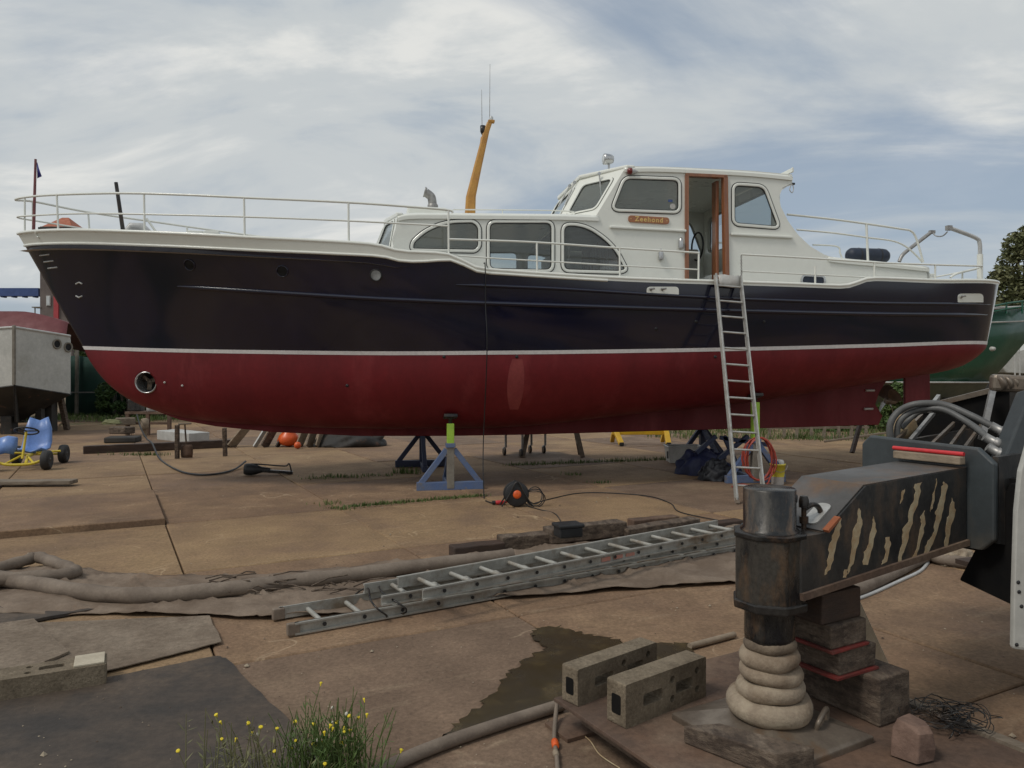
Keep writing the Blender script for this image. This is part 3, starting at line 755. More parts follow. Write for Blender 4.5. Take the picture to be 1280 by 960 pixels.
# after bulkhead of the wheelhouse, with a wide window, and its sill
ta = bl(977, 250, CV)[0]; zl, zh = bl(977, 318, CV)[1], bl(977, 219, CV)[1]
panel('after_bulkhead', [(ta, CV-.05, zl), (ta, -CV+.05, zl), (ta, -CV+.05, zh), (ta, CV-.05, zh)], (.06, .06, .32, .12))
panel('after_end', [(bl(1163, 345, CV)[0], CV, bl(1163, 356, CV)[1]), (bl(1163, 345, CV)[0], -CV, bl(1163, 356, CV)[1]), (bl(1160, 345, CV)[0], -CV, bl(1160, 334, CV)[1]), (bl(1160, 345, CV)[0], CV, bl(1160, 334, CV)[1])])
# small portlight aft
q = roundpoly([(1001, 354), (1003, 344), (1030, 345.5), (1031, 356)], 4, 4); q = side2([(p[0], p[1]) for p in q])
b = YM(); b.grid([lift(inset2(q, -.015), CV+.001), lift(inset2(q, -.015), CV+.016), lift(inset2(q, .015), CV+.016), lift(inset2(q, .02), CV+.003)], False, True); f = b.build('portlight', M['steel'], near)
b = YM(); b.prism(lift(inset2(q, .012), CV+.004), (0, .003, 0)); b.build('pane', M['liferaft'], f)
# mouldings on the side
def ledge(a, c_, name='drip_ledge'):
    (t0, z0), (t1, z1) = bl(*a, CV), bl(*c_, CV); b = YM(); b.bar((t0, CV+.022, z0), (t1, CV+.022, z1), .045, .04); b.build(name, M['white'], near, bevel=.012)
ledge((762, 284), (857, 289)); ledge((913, 293), (990, 297))
# name board with carved letters
(t0, z0), (t1, z1) = bl(785, 273.5, CV), bl(836, 276.5, CV)
ang = math.atan2(z1-z0, t1-t0); L_ = math.hypot(t1-t0, z1-z0); H_ = .105
cx, cz = (t0+t1)/2, (z0+z1)/2; ca, sa = math.cos(ang), math.sin(ang)
pl = roundpoly([(-L_/2, -H_/2), (L_/2, -H_/2), (L_/2, H_/2), (-L_/2, H_/2)], .05, 5)
b = YM(); b.prism([Vector((cx + p[0]*ca - p[1]*sa, CV+.002, cz + p[0]*sa + p[1]*ca)) for p in pl], (0, .022, 0)); nb = b.build('name_board', M['nameb'], near, bevel=.006)
fc = bpy.data.curves.new('lettering', 'FONT'); fc.body = 'Zeehond'; fc.size = .105; fc.extrude = .002; fc.offset = .0022; fc.space_character = 1.22; fc.align_x = 'CENTER'; fc.align_y = 'CENTER'
fo = bpy.data.objects.new('tmp_text', fc); COL.objects.link(fo); dg = bpy.context.evaluated_depsgraph_get()
tm = bpy.data.meshes.new_from_object(fo.evaluated_get(dg)); bpy.data.objects.remove(fo)
b = YM(); b.add([Vector((cx + v.co.x*ca - v.co.y*sa, CV+.026+v.co.z, cz + v.co.x*sa + v.co.y*ca)) for v in tm.vertices], [tuple(p.vertices) for p in tm.polygons]); b.build('lettering', M['gold'], nb)
for k in (-1, 1):
    b = YM(); b.lathe((cx+k*L_*.44*ca, CV+.022, cz+k*L_*.44*sa), [(.012, 0), (.001, .006)], 8, (0, 1, 0)); b.build('screw', M['gold'], nb)
# wall lamps, navigation light
for px, py in ((851, 304), (826, 318)):
    t, z = bl(px, py, CV+.03); b = YM(); b.lathe((t, CV+.035, z-.085), [(.038, 0), (.042, .02), (.040, .11), (.030, .15), (.012, .17), (.001, .172)], 16); w = b.build('wall_lamp', M['steel'], near)
    b = YM(); b.box((t, CV+.01, z), (.05, .03, .09)); b.build('bracket', M['steel'], w)
t, z = bl(789, 214, CV+.04); b = YM(); b.lathe((t-.06, CV+.04, z), [(.001, 0), (.04, .01), (.05, .06), (.035, .12), (.002, .17)], 16, (1, 0, 0)); nl = b.build('navigation_light', M['greypaint'], near)
b = YM(); b.lathe((t-.062, CV+.042, z), [(.001, -.002), (.042, .006), (.052, .06), (.05, .065)], 16, (1, 0, 0)); b.build('lens', M['redlens'], nl)
# searchlight
t, z = bl(759, 199, .45); b = YM(); b.lathe((t-.05, .45, z), [(.07, -.02), (.09, -.01), (.092, .03), (.085, .10), (.06, .15), (.002, .165)], 22, (1, 0, 0)); sl = b.build('searchlight', M['steel'], yacht)
b = YM(); b.lathe((t-.05, .45, z), [(.001, -.025), (.06, -.02), (.085, -.006)], 22, (1, 0, 0)); b.build('lens', M['lens'], sl)
b = YM(); b.tube([(t+.03, .45, z-.09), (t+.03, .45, z-.22)], .02, 8); b.build('bracket', M['steel'], sl)
# wipers
def wiper(a, c_, va, vc):
    A, C = bl(*a, va), bl(*c_, vc); b = YM(); b.tube([(A[0], va, A[1]), (C[0], vc, C[1])], .012, 6); w = b.build('wiper', M['greypaint'], yacht)
    b = YM(); b.lathe((A[0], va, A[1]), [(.025, -.02), (.025, .02)], 10, (0, 1, 0)); b.build('hub', M['steel'], w)
wiper((749, 217), (752, 247), 1.14, 1.16); wiper((712, 232), (698, 258), .5, .6); wiper((718, 228), (706, 256), .6, .7)
# interior pieces that show through door and windows
zc0 = bl(858, 349, CV)[1]
t0 = bl(862, 330, CV)[0]
b = YM(); b.box((t0+.35, -.35, zc0+.36), (.9, .7, .72)); cons = b.build('helm_console', M['inner'], yacht, bevel=.03)
b = YM(); b.box((t0+.2, .02, zc0+.25), (.5, .06, .3)); b.build('console_panel', M['teak'], cons)
b = YM(); b.tube([(t0+.72+.0*math.cos(a), .1+.24*math.cos(a), zc0+.75+.24*math.sin(a)) for a in [k*math.pi/10 for k in range(20)]], .016, 6, closed=True); b.build('steering_wheel', M['black'], cons)
b = YM(); tA, tB = bl(500, 300, CV)[0]+.1, ta-.05
b.box(((tA+tB)/2, 0, zc0-.32), (tB-tA, 2*CV-.12, .04)); b.build('cabin_sole', M['cushion'], yacht)
b = YM(); b.box((bl(660, 330, .6)[0], -.95, zc0-.05), (2.2, .6, .5)); b.build('settee', M['cushion'], yacht, bevel=.05)
b = YM(); t = bl(700, 300, 0)[0]; b.box((t, -.4, zc0+.2), (.05, 2*CV-.9, .9)); b.build('cabin_bulkhead', M['inner'], yacht)
b = YM(); t = bl(605, 300, 0)[0]; b.box((t, -.5, zc0+.2), (.05, 1.7, .9)); b.build('cabin_bulkhead', M['inner'], yacht)

b = YM(); b.box(((wCb[0]+wFb[0])/2+.32, 0, wFb[1]-.03), (wFb[0]-wCb[0]+.55, 2*CV-.14, .05)); b.build('dashboard', M['inner'], yacht, bevel=.01)
b = YM(); b.box((wFb[0]+.55, -.25, wFb[1]-.45), (.05, 2*CV-.7, .82)); b.build('cabin_bulkhead', M['teak'], yacht)
# ---------------- rails
def vrail(s): return max(bs(s)-.05, .0)
def rail_pts(pix, inb=.05):
    out = []
    for px, py in pix:
        v = 1.6
        for _ in range(40):
            t, z = bl(px, py, v); s = min(1, max(0, (t-LS0)/(LS1-LS0))); v = .6*v + .4*max(bs(s)-inb, .0)
        out.append(Vector((t, v, z)))
    return out
def mirror(pts): return [Vector((p[0], -p[1], p[2])) for p in pts]
def rail(name, pts, r, m=M['white'], sub=6, par=yacht, mir=True):
    q = smoothpath(pts, sub)
    b = YM(); b.tube(q, r, 8); b.build(name, m, par)
    if mir: b = YM(); b.tube(mirror(q), r, 8); b.build(name, m, par)
tip = Vector((LS0-.03, 0, bl(20, 250, 0)[1])); tipm = Vector((LS0-.0, 0, bl(22, 272, 0)[1]))
def looprail(tipp, pix, r, name, endpts=()):
    pts = rail_pts(pix) + list(endpts)
    full = mirror(pts)[::-1] + [tipp] + pts
    b = YM(); b.tube(smoothpath(full, 6), r, 8); b.build(name, M['galv'] if 0 else M['white'], yacht)
looprail(tip, [(32, 246.5), (70, 243.5), (150, 241.5), (230, 243.5), (305, 247), (435, 253), (520, 259), (560, 262.5), (566, 266)], .017, 'bow_rail')
looprail(tipm, [(40, 269.5), (100, 267), (180, 267.8), (305, 271), (435, 276), (560, 282.5)], .013, 'bow_mid_rail')
def stanchion(a, c_, r=.015):
    p = rail_pts([a, c_]); q = Vector((p[1][0], p[0][1], p[1][2]-.06)) if True else p[1]
    for sg in (1, -1):
        b = YM(); b.tube([Vector((p[0][0], sg*p[0][1], p[0][2])), Vector((q[0], sg*p[1][1], q[2]))], r, 8); b.build('stanchion', M['white'], yacht)
for a, c_ in [((71, 244), (73, 286)), ((180, 242), (181, 289)), ((305, 247), (306, 294)), ((435.5, 254), (436, 302)), ((560.5, 263), (561, 317)),
              ((671, 303), (671.5, 340)), ((774.5, 309), (775, 346)), ((873.5, 316), (873, 350)),
              ((1019, 333), (1019, 354)), ((1093, 328), (1093, 347)), ((1169, 331), (1169, 349))]: stanchion(a, c_)
b = YM(); p = rail_pts([(31, 247), (31, 290)])
for sg in (1, -1): b = YM(); b.tube([Vector((p[0][0], sg*p[0][1], p[0][2])), Vector((p[1][0], sg*p[1][1], p[1][2]-.05))], .014, 8); b.build('stanchion', M['white'], yacht)
rail('side_rail', rail_pts([(561, 299), (610, 300.5), (671, 303), (774, 310), (874, 316)]), .015)
rail('side_low_rail', rail_pts([(572, 319.5), (620, 323), (690, 327), (775, 332), (873, 337)]), .011)
rail('after_rail', rail_pts([(926, 318), (1010, 322.5), (1093, 328), (1170, 331), (1225, 332.5)]) , .015)
rail('after_low_rail', rail_pts([(928, 339), (1000, 342.5), (1090, 347)]), .011)
pz = rail_pts([(1225, 332.5), (1225, 351)]); b = YM(); e = []
for k in range(-8, 9):
    a = k/8; s = 1 - .012*math.cos(a*math.pi/2)*1.0 - .006
    e.append(Vector((pz[0][0] + .32*math.cos(a*math.pi/2), pz[0][1]*math.sin(a*math.pi/2), pz[0][2])))
b.tube(e, .015, 8); b.build('stern_rail', M['white'], yacht)
for k in (-6, -3, 0, 3, 6): b = YM(); b.tube([e[k+8], e[k+8] - Vector((0, 0, .22))], .015, 8); b.build('stanchion', M['white'], yacht)
p = rail_pts([(926.5, 318), (927, 350)]); b = YM(); n_ = 16
for k in range(n_):
    c_ = p[0].lerp(p[1], (k+.5)/n_); d = Vector((.012, 0, 0)) if k % 2 else Vector((0, .012, 0))
    b.tube([c_ + d*math.cos(a) + Vector((0, 0, .018))*math.sin(a) for a in [j*math.pi/4 for j in range(8)]], .004, 5, closed=True)
b.build('gate_chain', M['galv'], yacht)
# rails on the after roof
v_ = CV-.12
up = [Vector((t, v_, z)) for t, z in (bl(px, py, v_) for px, py in [(984, 268), (1040, 274), (1085, 280), (1125, 286), (1139, 289), (1146, 300), (1154, 328)])]
mid = [Vector((t, v_, z)) for t, z in (bl(px, py, v_) for px, py in [(996, 287), (1040, 291), (1085, 297), (1115, 301), (1132, 308), (1145, 319), (1153, 328)])]
rail('upper_rail', up, .018); rail('upper_mid_rail', mid, .015)
for a, c_ in (((1083, 280), (1085, 328)),):
    A, C = bl(*a, v_), bl(*c_, v_); 
    for sg in (1, -1): b = YM(); b.tube([(A[0], sg*v_, A[1]), (C[0], sg*v_, C[1])], .02, 8); b.build('stanchion', M['white'], yacht)
hr = [Vector((t, .9, z)) for t, z in (bl(px, py, .9) for px, py in [(1016, 306), (1046, 308), (1050, 316), (1053, 324)])]
rail('hand_rail', hr, .014, mir=False)
# coach roof grab rail
gr = [Vector((t, 1.2, z)) for t, z in (bl(px, py, 1.2) for px, py in [(566, 262), (640, 262.5), (712, 264), (716, 269)])]
rail('grab_rail', gr, .010)
for px in (628,): 
    A = bl(px, 262.5, 1.2); b = YM(); b.tube([(A[0], 1.2, A[1]), (A[0], 1.2, A[1]-.09)], .009, 6); b.build('stanchion', M['white'], yacht)
# stove pipe on a low box
A = bl(537, 268, .5); b = YM(); b.box((A[0]-.05, .45, A[1]-.0), (.62, .5, .16)); hb_ = b.build('roof_hatch', M['white'], yacht, bevel=.03)
A = bl(541, 259, .5); Cc = bl(537, 240, .5); b = YM(); b.tube(smoothpath([(A[0], .5, A[1]), (A[0]-.01, .5, A[1]+.1), (Cc[0]+.02, .5, Cc[1]-.07), (Cc[0]-.06, .5, Cc[1]-.01)], 4), .068, 14)
b.lathe((A[0], .5, A[1]-.02), [(.085, 0), (.085, .05), (.07, .07)], 14); sp = b.build('stove_pipe', M['galv'], yacht)
b = YM(); b.lathe((Cc[0]-.05, .5, Cc[1]-.01), [(.07, 0), (.086, .035), (.082, .036), (.06, 0)], 14, (-1, 0, .25)); b.build('pipe_mouth', M['galv'], sp)
# mast
def mp_(px, py, v=0): t, z = bl(px, py, v); return Vector((t, v, z))
b = YM(); path = [mp_(587.5, 268), mp_(588.5, 246), mp_(597, 209), mp_(607.5, 165), mp_(612, 153)]
wid = [.085, .08, .066, .052, .045]; rows = []
for p, w in zip(path, wid): rows.append([p + Vector((x*w, y*w*.8, 0)) for x, y in ((-1, -.6), (-.6, -1), (.6, -1), (1, -.6), (1, .6), (.6, 1), (-.6, 1), (-1, .6))])
b.grid(rows, False, True); b.add(rows[-1], [tuple(range(8))]); mast = b.build('mast', M['ochre'], yacht, weld=True)
A = mp_(614, 152); b = YM(); b.box(A, (.11, .09, .04)); b.build('mast_head', M['ochre'], mast, bevel=.006)
b = YM(); b.lathe(A+Vector((.0, 0, .02)), [(.035, 0), (.035, .05), (.02, .07), (.001, .075)], 12); b.build('mast_light', M['lens'], mast)
A = mp_(603.5, 161); b = YM(); b.lathe(A + Vector((0, 0, -.07)), [(.02, -.03), (.035, 0), (.045, .02), (.045, .12), (.001, .125)], 12); b.build('horn', M['blackmetal'], mast)
b = YM(); A = mp_(606, 169); Cc = mp_(600, 188); b.tube([A, mp_(602, 172), Cc], .016, 6); b.build('cleat_arm', M['ochre'], mast)
for (a, c_) in (((602.5, 156), (602, 112)), ((612, 148), (612.5, 80))):
    b = YM(); b.tube([mp_(*a), mp_(*c_)], [.006, .003], 5); b.build('antenna', M['galv'], mast)
# bow staff with pennant
b = YM(); A, Cc = mp_(42, 290, .1), mp_(44.5, 199, .1); b.tube([A, Cc], [.024, .018], 8); fs_ = b.build('flag_staff', M['pole'], yacht)
b = YM(); f0, f1, f2 = mp_(46, 203, .1), mp_(46.5, 223, .1), mp_(51.5, 220, .1)
rows = [[f0, f0+Vector((.005, 0, 0))], [f0.lerp(f1, .5), f0.lerp(f2, .5)+Vector((.01, .03, 0))], [f1, f2+Vector((0, -.02, 0))]]
b.grid(rows); pn = b.build('pennant', M['flagblue'], fs_); sol = pn.modifiers.new('thick', 'SOLIDIFY'); sol.thickness = .004
# dark deck post, windlass
b = YM(); A, Cc = mp_(154, 290, .5), mp_(145, 228, .5); b.tube([A, Cc], [.03, .026], 10); b.build('deck_pole', M['blackmetal'], yacht)
A = mp_(170, 291, .2); b = YM(); b.tube([A+Vector((-.12, 0, 0)), A+Vector((-.06, 0, .09)), A+Vector((.08, 0, .09)), A+Vector((.16, 0, 0))], .07, 10); b.build('windlass', M['greypaint'], yacht)
A, Cc = mp_(183, 273, .6), mp_(196, 291, .6); b = YM(); b.tube([A, Cc], .016, 6); b.build('rail_strut', M['white'], yacht)
for px in (245, 265): A = mp_(px, 291, .4); b = YM(); b.box(A, (.22, .12, .05)); b.build('deck_hatch', M['white'], yacht, bevel=.01)
# davits aft
dv = [mp_(1124, 327, -.6), mp_(1128, 319, -.6), mp_(1137, 311, -.6), mp_(1163, 291, -.6)]
b = YM(); b.tube(smoothpath(dv, 5), .035, 10); d1 = b.build('davit', M['galv'], yacht)
b = YM(); b.box(mp_(1165, 290, -.6), (.1, .07, .06)); b.build('davit_sheave', M['galv'], d1)
v2 = 1.15
dv = [mp_(1225, 351, v2), mp_(1225, 318, v2), mp_(1224.5, 304, v2), mp_(1219, 297, v2), mp_(1186, 284.5, v2)]
b = YM(); b.tube(smoothpath(dv[:2], 2), .048, 12); d2 = b.build('davit', M['white'], yacht)
b = YM(); b.tube(smoothpath(dv[1:], 5), .034, 10); b.build('davit_arm', M['greypaint'], d2)
b = YM(); b.box(mp_(1186, 285, v2), (.09, .07, .08)); b.build('davit_sheave', M['galv'], d2)
b = YM(); b.tube(smoothpath([mp_(1166, 291, -.6), mp_(1170, 295, 0), mp_(1178, 295, .6), mp_(1184, 290, v2)], 5), .012, 6); b.build('davit_wire', M['galv'], yacht)
b = YM(); b.tube(smoothpath([mp_(1188, 347, .9), mp_(1196, 342, .9), mp_(1220, 336, .9)], 4), .02, 8); b.build('boarding_bar', M['white'], yacht)
A = mp_(1165, 344, 1.2); b = YM(); b.box(A, (.09, .06, .05)); b.build('deck_cleat', M['white'], yacht, bevel=.01)
# eye bolt with a rope loop at the roof corner
A = mp_(990, 233, CV); b = YM(); b.tube(smoothpath([mp_(978, 235, CV), mp_(986, 231, CV), mp_(990, 230, CV), mp_(992, 236, CV), mp_(990, 241, CV), mp_(987, 237, CV), mp_(989, 231, CV)], 4), .007, 5); b.build('rope_loop', M['greypaint'], yacht)
b = YM(); b.box(mp_(991, 230, CV-.02), (.05, .05, .03)); b.build('rope_bracket', M['blackmetal'], yacht)
A = mp_(990.5, 214, CV-.05); b = YM(); b.tube([A, A+Vector((0, 0, .06))], .014, 8); b.build('roof_post', M['white'], yacht)
# dark blue covered roll lying on the after roof
A, Cc = B(mp_(1060, 319, .85)), B(mp_(1110, 320.5, .85)); lr_d = (Cc-A).normalized(); Ln = (Cc-A).length
zr = A.z
b = MB(); b.lathe(A - lr_d*.02, [(.04, 0), (.09, .02), (.125, .07), (.13, .14), (.128, Ln*.5), (.13, Ln-.12), (.122, Ln-.05), (.09, Ln+.0), (.03, Ln+.025)], 22, lr_d)
lr = thing('covered_fender', 'dark blue padded roll lying on the after roof of the yacht', 'fender', (A.x, A.y, A.z-.13))
b.build('cover', M['liferaft'], lr)
for k in (.25, .75): b = MB(); b.lathe(A + lr_d*(Ln*k), [(.131, -.015), (.134, 0), (.131, .015)], 22, lr_d); b.build('strap', M['darkcloth'], lr)
# ================================================================ boat trestles
def trestle(px, py, label, m, tint_post, group='trestles carrying the yacht'):
    """pyramid trestle with a screw jack whose pad bears on the hull"""
    base = G(px, py); q = base - BO; t, v = q.dot(AX), q.dot(AN)
    zp = bot_z(t, min(abs(v), 1.55))
    o = thing('boat_trestle', label, 'trestle', (base.x, base.y, 0), group)
    sx, sy = AX, AN*(1 if v > 0 else -1)     # sy points outboard
    E = lambda a, b_, z: base + sx*a + sy*b_ + Vector((0, 0, z))
    w = .095
    b = MB(); b.bar(E(-.50, .0, .06), E(.50, .0, .06), w, .12); b.build('base_beam', m, o, bevel=.006)
    b = MB(); b.bar(E(0, -.05, .05), E(0, -.85, .05), w, .10); b.build('base_beam', m, o, bevel=.006)
    for sg in (-1, 1):
        b = MB(); b.bar(E(sg*.44, .004, .10), E(sg*.055, .004, .60), w*.8, w*.85, sx); b.build('brace', m, o, bevel=.006)
    b = MB(); b.bar(E(0, -.80, .08), E(0, -.06, .58), w*.8, w*.8, sx); b.build('brace', m, o, bevel=.006)
    b = MB(); b.box(E(0, -.003, .36), (.11, .11, .68), BA); b.build('post', M['post'] if m is M['bluestand'] else m, o, bevel=.006)
    b = MB(); b.box(E(0, .0, .66), (.14, .14, .06), BA); b.build('socket', m, o, bevel=.006)
    b = MB(); b.box(E(0, 0, .69 + (zp-.14-.69)/2), (.105, .105, zp-.14-.69), BA); b.build('jack_tube', tint_post, o, bevel=.008)
    b = MB(); b.lathe(E(0, 0, zp-.15), [(.03, 0), (.03, .07), (.05, .08), (.05, .10)], 12); b.build('jack_screw', M['blackmetal'], o)
    n = Vector((0, 0, 1)); ang = .25
    Mx = Matrix((sx, sy*math.cos(ang) + n*math.sin(ang), n*math.cos(ang) - sy*math.sin(ang))).transposed()
    b = MB(); b.box(E(0, 0, zp-.035), (.20, .17, .05), M=Mx); b.build('pad', M['blackmetal'], o, bevel=.006)
    return o
trestle(563, 612, 'light blue trestle with lime green jack tube nearest the middle of the yacht', M['bluestand'], M['lime'])
trestle(528, 583, 'blue trestle coloured darker for shade behind the light blue one', M['darkstand'], M['darkstand'])
trestle(944, 603, 'blue trestle with lime green jack behind the leaning ladder', M['bluestand'], M['lime'])
trestle(878, 574, 'blue trestle coloured darker for shade on the far side of the hull behind the crate', M['darkstand'], M['darkstand'])
# loose scissor brace of dark blue bars beside the after trestles
sb = thing('folding_stand', 'dark blue crossed bar stand lying behind the blue bag', 'stand', G(905, 585))
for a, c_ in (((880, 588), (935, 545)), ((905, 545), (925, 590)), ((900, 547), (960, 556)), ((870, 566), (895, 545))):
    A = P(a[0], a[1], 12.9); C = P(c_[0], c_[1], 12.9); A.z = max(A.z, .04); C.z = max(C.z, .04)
    b = MB(); b.bar(A, C, .07, .09, (0, 1, 0)); b.build('bar', M['darkstand'], sb, bevel=.005)

# ================================================================ ladders
def ladder(name, label, foot, d, side, length, n, first, sp, width=.36, rh=.075, rw=.026, m=M['aludirty'], cat='ladder', group=None, plugs=True, feet=True, rr=.017):
    """foot: middle of the near rail start; d along the ladder, side towards the other rail"""
    o = thing(name, label, cat, foot, group); d = d.normalized(); side = (side - d*side.dot(d)).normalized(); up = d.cross(side).normalized()
    for k in (0, 1):
        a = foot + side*(width*k); sg = -1 if k == 0 else 1
        # channel: web plus two flanges
        b = MB(); b.bar(a, a + d*length, rw*.35, rh, up)
        for q in (-1, 1):
            b.bar(a + up*(q*(rh/2-.006)) - side*(sg*-.008), a + up*(q*(rh/2-.006)) - side*(sg*-.008) + d*length, .030, .012, up)
        b.build('rail', m, o)
        if feet:
            b = MB(); b.bar(a - d*.05, a + d*.035, rw*1.6, rh*1.0, up); b.build('foot', M['hose'], o, bevel=.008)
    for i in range(n):
        a = foot + d*(first + i*sp)
        if first + i*sp > length - .03: break
        b = MB(); b.tube([a + side*.006, a + side*(width-.006)], rr, 8); b.build('rung', m, o)
        if plugs:
            b = MB(); b.lathe(a - side*.0135, [(.014, 0), (.014, .004)], 10, -side); b.build('rung_plug', M['black'], o)
    return o
# ladder leaning on the yacht
fl = G(921.5, 630); tl = hull_px(893, 350); tl = B((tl[0], tl[1]+.05, tl[2]+.03))
side = (AX*1.0)
L_ = (tl - fl).length
ladder('leaning_ladder', 'pale aluminium ladder leaning against the yacht below its open door', fl + Vector((0, 0, .05)), tl - fl, side, L_, 14, .20, .248, .375, .07, .026, M['alu'], plugs=False, rr=.015)
# cloth over its top
b = MB(); dl = (tl-fl).normalized(); top = tl + AX*.02
rows = []
for i in range(7):
    x = i/6; row = []
    for j, (off, dz) in enumerate(((.06, -.14), (.055, -.06), (.05, .02), (0, .04), (-.06, .02))):
        row.append(top + AX*(x*.34) + AN*(off + .012*math.sin(x*9+j)) + Vector((0, 0, dz + .014*math.sin(x*7+j*2))))
    rows.append(row)
b.grid(rows); tg = b.build('padding_cloth', M['crate'], None); tag(tg, 'pale cloth wrapped over the top of the leaning ladder', 'cloth')
s_ = tg.modifiers.new('thick', 'SOLIDIFY'); s_.thickness = .012
# ladders lying on the ground
f0 = G(368, 795); f1 = G(930, 692); dd = (f1-f0); dd.z = 0; sd = Vector((-dd.y, dd.x, 0)).normalized()
ladder('lying_ladder', 'weathered aluminium ladder lying lowest on the tarpaulin with ribbed feet', f0 + Vector((0, 0, .05)), dd, sd, 4.5, 16, .20, .285, .37, .08)
f2 = f0 + dd.normalized()*.62 + Vector((0, 0, .05+.083)) + sd*.02
ladder('lying_ladder', 'weathered aluminium ladder section stacked in the middle of the lying ladders', f2, dd, sd, 4.3, 15, .22, .285, .33, .07, group=None, feet=False)
f3 = G(528, 742, .22); f3.z = .215
e3 = G(930, 663, .22); e3.z = .215
ld3 = ladder('lying_ladder', 'aluminium ladder lying on top of the others with pinkish label on its rail', f3, e3-f3, sd, 3.6, 13, .17, .275, .36, .08, feet=False, m=M['aludirty'])
d3 = (e3-f3).normalized(); dq = (G(768, 696, .2) - f3); 
for k, x in enumerate((1.72, 1.86, 2.0)):
    b = MB(); b.box(f3 + d3*x - sd*.0088 + Vector((0, 0, -.006)), (.10, .003, .035 - .004*k), math.atan2(d3.y, d3.x)); b.build('label_patch', mat('pink_label', (.50, .20, .15), (.40, .22, .17), 30, .7) if k == 0 else bpy.data.materials['pink_label'], ld3)
# rope lashing round the ladder end
for k, off in enumerate((.95, 1.08)):
    c_ = f0 + dd.normalized()*(off-.35) + sd*.2
    b = MB(); pts = [c_ + sd*(.27*math.cos(a)) + Vector((0, 0, .07 + .08*math.sin(a))) + dd.normalized()*(.05*math.sin(a*2+k)) for a in [j*2*math.pi/20 for j in range(20)]]
    b.tube(pts, .007, 6, closed=True); tag(b.build('lashing_cord', M['blackmetal']), ['thin dark cord looped round the lying ladders close to their feet', 'second thin dark cord looped round the lying ladders, further right'][k], 'cord', 'lashing cords')

# ================================================================ tarpaulin and rolled hose
def ribbon(name, far, nearp, m, nu=90, nv=9, amp=.02, base=.012, seed=1, kind=None, parent=None):
    r = random.Random(seed); ph = [(r.uniform(2, 9), r.uniform(2, 14), r.uniform(0, 6)) for _ in range(7)]
    fa = smoothpath([G(*p) for p in far], 12); ne = smoothpath([G(*p) for p in nearp], 12)
    def at(pl, x):
        k = x*(len(pl)-1); i = min(int(k), len(pl)-2); return pl[i].lerp(pl[i+1], k-i)
    rows = []
    for j in range(nv):
        w = j/(nv-1); row = []
        for i in range(nu):
            x = i/(nu-1); p = at(fa, x).lerp(at(ne, x), w)
            h = sum(math.sin(p.x*a + p.y*b_ + c_) for a, b_, c_ in ph)/7
            h += .9*(1-abs(math.sin(p.x*1.3 + p.y*7 + 2.2*h)))**5 + .7*(1-abs(math.sin(p.x*3.1 - p.y*4.3 + 2.5*h)))**6 + .22*abs(math.sin(p.x*9 + p.y*31 + 3*h)) + .12*math.sin(p.x*33 - p.y*41 + 4*h)
            p.z = base + max(0, amp*(h+.55))*(math.sin(math.pi*(w*.86+.07))**.5) + .0*w
            e = .010*math.sin(x*37+seed) + .008*math.sin(x*91)
            p += Vector((0, 1, 0))*(e if j in (0, nv-1) else 0)
            row.append(p)
        rows.append(row)
    b = MB(); b.grid(rows); o = b.build(name, m, parent, fix=False); s_ = o.modifiers.new('thick', 'SOLIDIFY'); s_.thickness = .004
    return o
tp = ribbon('ground_sheet', [(-60, 718), (60, 712), (110, 716), (200, 722), (320, 722), (440, 712), (560, 698), (660, 684), (760, 672), (930, 655)],
            [(-60, 770), (60, 772), (140, 770), (235, 772), (330, 775), (420, 770), (560, 756), (700, 745), (800, 738), (960, 727)], M['tarp'], nu=220, nv=26, amp=.04)
tag(tp, 'long crumpled grey brown ground sheet running left to right beneath the lying ladders', 'tarpaulin')
rl = [(-60, 728), (0, 737), (60, 748), (120, 757), (190, 760), (270, 753), (350, 743), (430, 734), (520, 722), (640, 706)]
b = MB(); r_ = random.Random(2); pts = smoothpath([G(px, py) + Vector((0, 0, .092)) for px, py in rl], 10)
b.tube([p + Vector((0, r_.uniform(-.002, .002), r_.uniform(-.002, .002))) for p in pts], [.060 + .003*math.sin(i*.7) for i in range(len(pts))], 14)
tag(b.build('rolled_sheet_edge', M['hose']), 'long thick dusty roll curving along the ground sheet to the ladder feet', 'roll')
b = MB(); pts = smoothpath([G(-60, 745) + Vector((0, 0, .08)), G(0, 741)+Vector((0, 0, .11)), G(60, 737)+Vector((0, 0, .11)), G(93, 731)+Vector((0, 0, .1)), G(86, 723)+Vector((0, 0, .09)), G(62, 714)+Vector((0, 0, .09)), G(46, 709)+Vector((0, 0, .09)), G(28, 713)+Vector((0, 0, .08)), G(-10, 722)+Vector((0, 0, .07)), G(-60, 735)+Vector((0, 0, .07))], 8)
b.tube(pts, [.05+.004*math.sin(i) for i in range(len(pts))], 12); tag(b.build('folded_hose', M['hose']), 'thick dusty hose folded back in a sharp bend at the far left', 'hose')
# dead weeds and twigs lying on the sheet
b = MB(); r_ = random.Random(5)
for k in range(40):
    p = G(r_.uniform(255, 470), r_.uniform(722, 742), .06) ; a = r_.uniform(-.5, .7); l = r_.uniform(.05, .3)
    p.z = r_.uniform(.05, .10); q = p + Vector((math.cos(a)*l, math.sin(a)*l, r_.uniform(-.02, .06)))
    b.tube([p, p.lerp(q, .5)+Vector((0, 0, .02)), q], .006, 5)
o = b.build('twig_litter', M['timber']); o['kind'] = 'stuff'; o['label'] = 'dark dead twigs littering the ground sheet'
